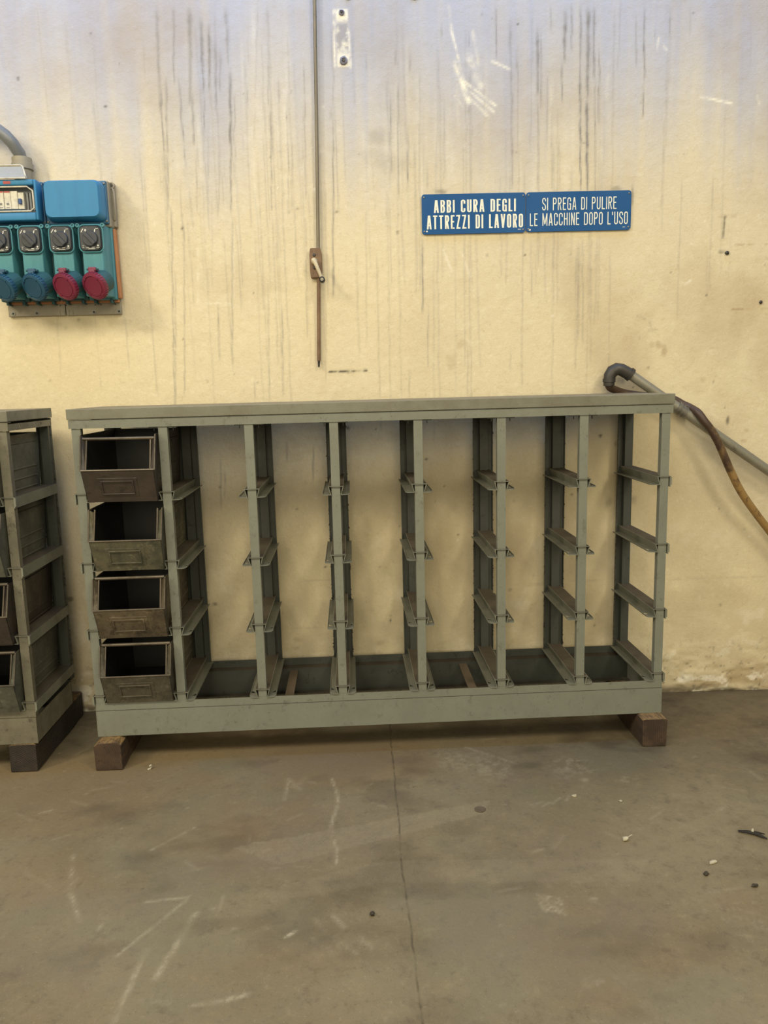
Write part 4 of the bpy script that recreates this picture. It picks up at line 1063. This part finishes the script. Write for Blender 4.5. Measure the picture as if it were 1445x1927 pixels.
# four interlocked socket units
for i, xc in enumerate((.001, -.0885, -.1815, -.2735)):
    red = i < 2
    capm = REDCAP if red else BLUECAP
    # housing: tapering upright block with a wider flange behind
    bb = MB()
    wbox(bb, L_(xc - .044), L_(xc + .0445), .010, .040, ZO + .333, ZO + .556)
    un = obj('socket_unit', bb, TEALDK if i else TEAL, sb, .004, 2)
    bb = MB()
    z0, z1 = ZO + .338, ZO + .550
    xl0, xr0, xl1, xr1 = xc - .036, xc + (.036 if i else .0405), xc - .031, xc + .031
    vs = [(L_(x), -h, z) for z in (z0, z1) for x, h in ((xl0, .038), (xr0, .038), (xr1, .100), (xl1, .100))]
    bb.add(vs, [(3, 2, 1, 0), (4, 5, 6, 7), (0, 1, 5, 4), (1, 2, 6, 5), (2, 3, 7, 6), (3, 0, 4, 7)])
    obj('housing', bb, TEAL, un, .004, 3, True)
    sp_ = pillow(L_(xc - .034), L_(xc + .034), ZO + .4685, ZO + .545, .096, .112, .004, .014)
    obj('switch_plate', sp_, PLATEGREY, un, smooth=True, label='dark grey switch plate')
    ring = []
    for sx_, sz_, a in ((1, 1, 0), (-1, 1, 90), (-1, -1, 180), (1, -1, 270)):
        ring += arc(L_(xc) + sx_ * (.036 - .016), ZO + .5068 + sz_ * (.0395 - .016), .016, .016, a, a + 90, 5)
    ring.append(ring[0])
    rim = MB().tube([(p[0], -.1045, p[1]) for p in ring], .0022, 6)
    for s in (-1, 1):
        rim.lathe([(.006, 0), (.006, .012), (.0035, .012), (.0035, .009)], 14, Matrix.Translation((L_(xc + s * .0375), -.096, ZO + .545)) @ Matrix.Rotation(PI / 2, 4, 'X'))
    obj('plate_rim', rim, TEAL, un, smooth=True)
    mt_ = Matrix.Translation((L_(xc), -.111, ZO + .505)) @ Matrix.Rotation(PI / 2, 4, 'X')
    kb = MB().lathe([(.024, 0), (.0225, .006), (.021, .007)], 28, mt_)
    bar_ = MB().box(-.0055, .0055, -.022, .022, .006, .014)
    rot_ = mt_ @ Matrix.Rotation(math.radians(42), 4, 'Z')
    kb.add([rot_ @ Vector(p) for p in bar_.v], bar_.f)
    obj('rotary_knob', kb, KNOB, un, .0012, 2)
    pr = MB()
    text_strokes(pr, '/', L_(xc - .027), L_(xc - .018), ZO + .524, ZO + .534, .25, .2, -.1128, -.1118, .9)
    text_strokes(pr, '0', L_(xc - .0155), L_(xc - .010), ZO + .526, ZO + .5325, .2, .18, -.1128, -.1118, .6)
    text_strokes(pr, '/', L_(xc + .0130), L_(xc + .0175), ZO + .524, ZO + .532, .3, .2, -.1128, -.1118, .5)
    for a, b_, z in ((.018, .026, .5335), (-.025, -.020, .4835), (-.025, -.021, .4785), (-.014, -.006, .4775), (.003, .012, .4790), (-.008, .012, .4745), (.017, .026, .4780)):
        wbox(pr, L_(xc + a), L_(xc + b_), .1118, .1127, ZO + z, ZO + z + .0013)
    pr.lathe([(.003, 0), (.003, .0008)], 10, Matrix.Translation((L_(xc + .022), -.1118, ZO + .4845)) @ Matrix.Rotation(PI / 2, 4, 'X'))
    obj('dial_print', pr, PRINT, un, label='white dial marks')
    # sloping socket with hinged screw cap
    d = Vector((-.34, -.80, -.42)).normalized()
    base = Vector((L_(xc + .018), -.098, ZO + .378))
    rm_ = d.to_track_quat('Z', 'Y').to_matrix().to_4x4()
    mt_ = Matrix.Translation(base) @ rm_ @ Matrix.Diagonal((.97, .97, 1, 1))
    obj('socket_throat', MB().lathe([(.034, -.02), (.034, .022)], 24, mt_), TEALDK, un)
    sc = obj('socket_cap', MB().lathe([(.036, .020), (.0415, .022), (.0425, .030), (.0415, .037), (.034, .0395), (.0335, .0375), (.030, .0375), (.0295, .039), (.0, .039)], 40, mt_), capm, un, smooth=True, label=('red' if red else 'blue') + ' screw cap')
    gr = MB()
    for k_ in range(30):
        a = 2 * PI * k_ / 30
        bx_ = MB().box(.0405, .0442, -.0016, .0016, .024, .035)
        mm = mt_ @ Matrix.Rotation(a, 4, 'Z')
        gr.add([mm @ Vector(p) for p in bx_.v], bx_.f)
    for k_ in range(4):
        bx_ = MB().box(.0315, .0375, -.003, .003, .038, .0402)
        mm = mt_ @ Matrix.Rotation(PI / 4 + k_ * PI / 2, 4, 'Z')
        gr.add([mm @ Vector(p) for p in bx_.v], bx_.f)
    obj('cap_grip', gr, capm, un, label=('red' if red else 'blue') + ' grip teeth')
    bb = MB()
    wbox(bb, L_(xc - .010), L_(xc + .014), .096, .128, ZO + .408, ZO + .420)
    wbox(bb, L_(xc - .007), L_(xc + .011), .110, .134, ZO + .392, ZO + .412)
    obj('cap_hinge', bb, capm, un, .003, 2)
    bb = MB().tube([(L_(xc - .015), -.122, ZO + .414), (L_(xc + .019), -.122, ZO + .414)], .003, 8)
    obj('hinge_pin', bb, TEALDK, un)
    bb = MB()
    for s in (-.028, .022):
        wbox(bb, L_(xc + s), L_(xc + s + .008), .012, .042, ZO + .322, ZO + .335)
    obj('foot', bb, TEALDK, un, .002)
# orange sealing strips
bb = MB().add([(L_(x), -h, ZO + z) for x, h, z in ((.0450, .008, .548), (.0530, .010, .548), (.0530, .030, .548), (.0450, .030, .548), (.0460, .008, .338), (.0560, .010, .338), (.0560, .030, .338), (.0460, .030, .338))],
              [(0, 1, 2, 3), (7, 6, 5, 4), (0, 4, 5, 1), (1, 5, 6, 2), (2, 6, 7, 3), (3, 7, 4, 0)])
obj('side_seal', bb, ORANGE, sb, .002, label='orange strip down the side')
bb = MB(); wbox(bb, L_(-.300), L_(.046), .010, .022, ZO + .326, ZO + .338)
obj('bottom_seal', bb, ORANGE, sb, .002, label='orange strip along the bottom')

# conduit feeding the board
cd = thing('cable_conduit', 'bent grey conduit curving into the top of the socket board', 'conduit', on_wall(-.21, ZO + .73, 0), WROT)
pts = []
P0 = [(-.214, .705, .030), (-.2145, .748, .032), (-.2165, .772, .040), (-.224, .794, .064), (-.243, .817, .066), (-.268, .836, .064), (-.300, .850, .058), (-.36, .862, .046), (-.46, .870, .030), (-.62, .874, .020)]
pts = [(x + .21, -h, z - .73) for x, z, h in P0]
obj('conduit', MB().tube(pts, .0185, 16), CONDUIT, cd, smooth=True)
def rings(spec):
    b = MB()
    for x, h, z0, z1, rad in spec:
        b.lathe([(rad - .001, z0 - .73), (rad, z0 - .729), (rad, z1 - .731), (rad - .001, z1 - .73)], 20, Matrix.Translation((x + .21, -h, 0)))
    return b
obj('gland', rings([(-.214, .0325, .726, .744, .031), (-.214, .0325, .743, .761, .029), (-.214, .0325, .688, .728, .026)]), GREYBOX, cd, smooth=True)

# ------------------------------------------------------------------ crank rod of a high window
cr = thing('crank_rod', 'long thin rusty rod running down the wall to a crank handle plate', 'crank', on_wall(.675, ZO + .43, 0), WROT)
def Q(x, z, h):
    return (x - .675, -h, z - .43)
obj('upper_rod', MB().tube([Q(.721, 1.95, .012), Q(.701, 1.20, .012), Q(.691, .746, .012), Q(.684, .478, .012)], .0056, 10), ROD, cr, smooth=True)
obj('lower_rod', MB().tube([Q(.682, .40, .010), Q(.6725, .128, .010)], .0060, 10), RUSTPL, cr, smooth=True)
obj('rod_tip', MB().tube([Q(.6725, .128, .010), Q(.6715, .108, .010)], [.004, .0028], 8), BLACK, cr)
pl = MB().prism([Q(x, z, 0)[0::2] for x, z in ((.6575, .3885), (.6905, .3885), (.6945, .41), (.6945, .46), (.6905, .479), (.6585, .479), (.6555, .46), (.6555, .41))], 1, -.020, 0)
obj('crank_plate', pl, RUSTPL, cr, .002)
for z in (.4575, .419):
    obj('plate_screw', MB().lathe([(.005, 0), (.005, .002), (.003, .0035)], 10, Matrix.Translation(Q(.671, z, .020)) @ Matrix.Rotation(PI / 2, 4, 'X')), IRON, cr)
obj('crank_hub', MB().tube([Q(.671, .438, .015), Q(.670, .438, .026), Q(.669, .440, .034)], [.011, .0095, .0075], 14), CREAMPAINT, cr, smooth=True)
obj('crank_arm', MB().tube([Q(.669, .441, .032), Q(.676, .428, .040), Q(.686, .402, .046), Q(.694, .382, .050)], [.0085, .0065, .0055, .005], 12), CREAMPAINT, cr, smooth=True)
mt_ = Matrix.Translation(Q(.6955, .376, .046)) @ Matrix.Rotation(PI / 2, 4, 'X')
kn = obj('crank_knob', MB().lathe([(.005, -.004), (.0088, .0), (.0088, .026), (.0070, .028), (.0064, .0255), (.0, .0255)], 20, mt_), BLACK, cr, smooth=True)
obj('knob_core', MB().lathe([(.0052, .0250), (.0052, .0268)], 16, mt_), STEEL, kn)

# ------------------------------------------------------------------ iron pipe and hose by the right end
pp = thing('iron_pipe', 'sloping grey metal pipe with an elbow fitting above the right end of the rack', 'pipe', on_wall(1.64, ZO + .06, 0), WROT)
def G(x, z, h):
    return (x - 1.64, -h, z - .06)
PH = .045
obj('pipe', MB().tube([G(1.672, .0658, PH), G(1.855, -.061, PH), G(2.02, -.1755, PH), G(2.152, -.267, PH), G(2.60, -.5775, PH), G(3.255, -1.0315, PH)], .0158, 16), ZINC, pp, smooth=True)
sl_ = Vector((.528, 0, -.366)).normalized()
el = [G(1.6135, .024, PH), G(1.6135, .040, PH), G(1.6155, .056, PH), G(1.624, .0705, PH), G(1.638, .0770, PH), G(1.652, .0750, PH), G(1.682, .0588, PH)]
obj('elbow', MB().tube(el, [.0175, .0185, .0195, .0205, .0205, .0200, .0195], 18), IRON, pp, smooth=True)
obj('elbow_collar', MB().tube([G(1.678, .0617, PH), G(1.686, .0562, PH)], .0220, 18), IRON, pp, smooth=True)
obj('elbow_collar', MB().tube([G(1.6135, .036, PH), G(1.6137, .047, PH)], .0205, 18), IRON, pp, smooth=True)
cu = MB()
for a, b_, rad in ((0, .010, .0200), (.010, .016, .0178), (.016, .024, .0195), (.024, .030, .0178), (.030, .036, .0190)):
    p0, p1 = Vector(G(1.838, -.0492, PH)) + sl_ * a, Vector(G(1.838, -.0492, PH)) + sl_ * b_
    cu.tube([p0, p1], rad, 18)
obj('coupling', cu, STEEL, pp, smooth=True)
hs = thing('air_hose', 'yellow-brown stained rubber hose hanging across the sloping pipe at right', 'hose', on_wall(1.64, ZO, 0), WROT)
def catmull(P_, n=6):
    P_ = [Vector(p) for p in P_]
    P_ = [P_[0] * 2 - P_[1]] + P_ + [P_[-1] * 2 - P_[-2]]
    o_ = []
    for i in range(1, len(P_) - 2):
        a, b_, c_, d_ = P_[i - 1:i + 3]
        for k in range(n):
            t_ = k / n
            o_.append(.5 * ((2 * b_) + (c_ - a) * t_ + (2 * a - 5 * b_ + 4 * c_ - d_) * t_ ** 2 + (3 * b_ - a - 3 * c_ + d_) * t_ ** 3))
    o_.append(P_[-2])
    return o_
hp = [(1.6135, .038, .045), (1.614, .026, .043), (1.621, .018, .035), (1.638, .0115, .023), (1.675, -.001, .0135), (1.74, -.012, .0130), (1.80, -.017, .0130), (1.840, -.026, .0135), (1.868, -.042, .019), (1.888, -.054, .034), (1.902, -.070, .064), (1.919, -.098, .077), (1.943, -.129, .079), (1.971, -.177, .078), (2.012, -.260, .074), (2.054, -.333, .068), (2.106, -.401, .060), (2.159, -.464, .052), (2.25, -.57, .045), (2.42, -.74, .05), (2.62, -.93, .10), (2.82, -1.035, .20), (3.1, -1.0425, .32), (3.5, -1.0425, .40)]
pt = catmull([(x - 1.64, -h, z) for x, z, h in hp], 7)
HOSE = None
t = NT('stained_yellow_hose')
sp = t.n('ShaderNodeSeparateXYZ')
t.l(t.pos.outputs['Position'], sp.inputs[0])
n2 = t.noise(45, 6, .75)
n1 = t.noise(14, 4, .6, (1, 1, 1), 4)
worn = t.math('ADD', t.ramp(sp.outputs['X'], 1.88, 2.12, -.32, .34), n1)
c = t.mix(t.ramp(worn, .35, .65), (.060, .034, .022), (.30, .185, .065))
c = t.mix(t.ramp(n2, .52, .66, 0, .8), c, (.055, .030, .018))
HOSE = t.done(c, .5, 0, t.bump(n2, .3, .001))
obj('hose', MB().tube(pt, [.0125] * len(pt), 14), HOSE, hs, smooth=True)
obj('hose_clip', MB().tube([(1.6138 - 1.64, -.0435, .024), (1.6137 - 1.64, -.0445, .032)], .0148, 16), IRON, hs, smooth=True)

# ------------------------------------------------------------------ small things left in the wall
def plug(x, z, label, rad, mat, group=None):
    t = thing('wall_plug', label, 'wall plug', on_wall(x, z, 0), WROT, group)
    m_ = Matrix.Rotation(PI / 2, 4, 'X')
    rq = random.Random(int(x * 1000))
    b = MB().lathe([(rad, -.006), (rad * .92, .0035), (rad * .55, .006), (rad * .4, .003), (0, .003)], 14, m_)
    b.v = [(p[0] + rq.uniform(-.0012, .0012), p[1], p[2] + rq.uniform(-.0012, .0012)) for p in b.v]
    obj('plug_sleeve', b, mat, t, smooth=True)
    obj('screw_core', MB().lathe([(rad * .3, .002), (rad * .3, .0075)], 10, m_), IRON, t)
    return t
PLUGM = plain('violet_grey_plug', (.22, .22, .29), .6)
plug(.7815, ZO + 1.170, 'upper of the two grey plugs in the torn white patch beside the rod', .009, PLUGM)
plug(.7830, ZO + 1.034, 'lower of the two grey plugs in the torn white patch beside the rod', .013, PLUGM)
plug(.802, ZO + 1.214, 'grey plug cut by the top edge just above the torn white patch', .010, PLUGM)
plug(1.004, ZO + 1.212, 'grey plug cut by the top edge, right of the torn white patch', .010, PLUGM)
plug(2.003, ZO + .439, 'dark broken plug in the wall right of the blue signs', .0065, IRON)
plug(2.121, ZO + .281, 'small dark plug at the right edge among faint stripes', .0048, IRON)

# ------------------------------------------------------------------ litter on the floor
def lump(name, x, y, rx, ry, rz, mat, label, cat, seed, rot=0.0):
    rq = random.Random(seed)
    bm = bmesh.new()
    bmesh.ops.create_icosphere(bm, subdivisions=2, radius=1)
    for v in bm.verts:
        k = 1 + rq.uniform(-.28, .28)
        v.co = Vector((v.co.x * rx * k, v.co.y * ry * k, (v.co.z * k + .85) * rz))
        v.co.z = max(v.co.z, 0)
    m_ = bpy.data.meshes.new(name)
    bm.to_mesh(m_); bm.free()
    m_.materials.append(mat)
    o_ = bpy.data.objects.new(name, m_)
    C.objects.link(o_)
    o_.location = (x, y, -.0012)
    o_.rotation_euler.z = rot
    return tag(o_, label, cat)
def curl(name, x, y, mat, label, cat, pts_, wd_, rot=0):
    b = MB()
    P_ = catmull(pts_, 4)
    for i in range(len(P_) - 1):
        p, q_ = P_[i], P_[i + 1]
        b.add([p, q_, q_ + Vector((0, wd_, .001)), p + Vector((0, wd_, .001)), p + Vector((0, 0, .0008)), q_ + Vector((0, 0, .0008)), q_ + Vector((0, wd_, .0018)), p + Vector((0, wd_, .0018))],
              [(0, 1, 2, 3), (7, 6, 5, 4), (0, 4, 5, 1), (1, 5, 6, 2), (2, 6, 7, 3), (3, 7, 4, 0)])
    o_ = obj(name, b, mat)
    o_.location = (x, y, -.0008); o_.rotation_euler.z = rot
    return tag(o_, label, cat)
curl('paper_scrap', .147, -.050, SCRAP, 'curled white scrap on the floor right of the left timber block', 'scrap', [(-.008, 0, 0), (0, .002, .001), (.006, .004, .006), (.003, .001, .011), (-.003, 0, .009)], .006, .4)
lump('paper_scrap', 1.399, -.518, .007, .006, .006, SCRAP, 'crumpled white scrap alone on the floor right of centre', 'scrap', 4)
curl('wood_shaving', 1.408, -.512, SCRAP, 'thin pale curl beside the crumpled white scrap', 'shaving', [(-.004, 0, .001), (.004, .004, .003), (.011, .003, .008)], .0015)
tw = thing('twig', 'dark forked twig with a white fleck near the right edge of the floor', 'twig', (1.712, -.522, .0015))
tb = MB().tube([(-.030, .014, .002), (-.012, .004, .005), (.004, -.004, .005), (.022, -.024, .002)], [.0025, .004, .005, .002], 8)
tb.tube([(-.002, .002, .006), (.012, -.004, .006), (.026, -.006, .003)], [.003, .0025, .001], 7)
obj('stem', tb, TWIG, tw)
obj('white_fleck', MB().tube([(-.003, -.002, .008), (.000, .002, .014)], [.0035, .002], 7), SCRAP, tw)
lump('paper_scrap', 1.566, -.620, .011, .005, .003, SCRAP, 'torn white crumb cluster in front of the right timber block', 'scrap', 6, .4)
lump('grit_lump', 1.531, -.662, .006, .006, .005, PEBBLE, 'small dark lump just below the torn white crumbs', 'grit', 7)
lump('grit_lump', .780, -.737, .005, .005, .005, PEBBLE, 'small dark lump left of the floor joint in the foreground', 'grit', 8)
lump('grit_lump', 1.617, -.710, .008, .004, .004, PEBBLE, 'flat dark lump near the right picture edge, nearest the camera', 'grit', 9)
ds = MB().lathe([(.014, 0), (.0145, .0012), (.013, .0022), (.0115, .0016), (0, .0016)], 26)
o = obj('metal_disc', ds, DUSTY, None, smooth=True); o.location = (1.074, -.350, -.0006)
tag(o, 'round flat brown disc lying on the floor at the end of the pale strip', 'disc')
lump('mortar_crumb', 1.336, -.307, .007, .004, .003, SCRAP, 'pale mortar crumb on the scuffed floor, left one of two', 'crumb', 11)
lump('mortar_crumb', 1.448, -.345, .004, .004, .003, SCRAP, 'tiny pale mortar crumb on the floor in front of the right block', 'crumb', 12)
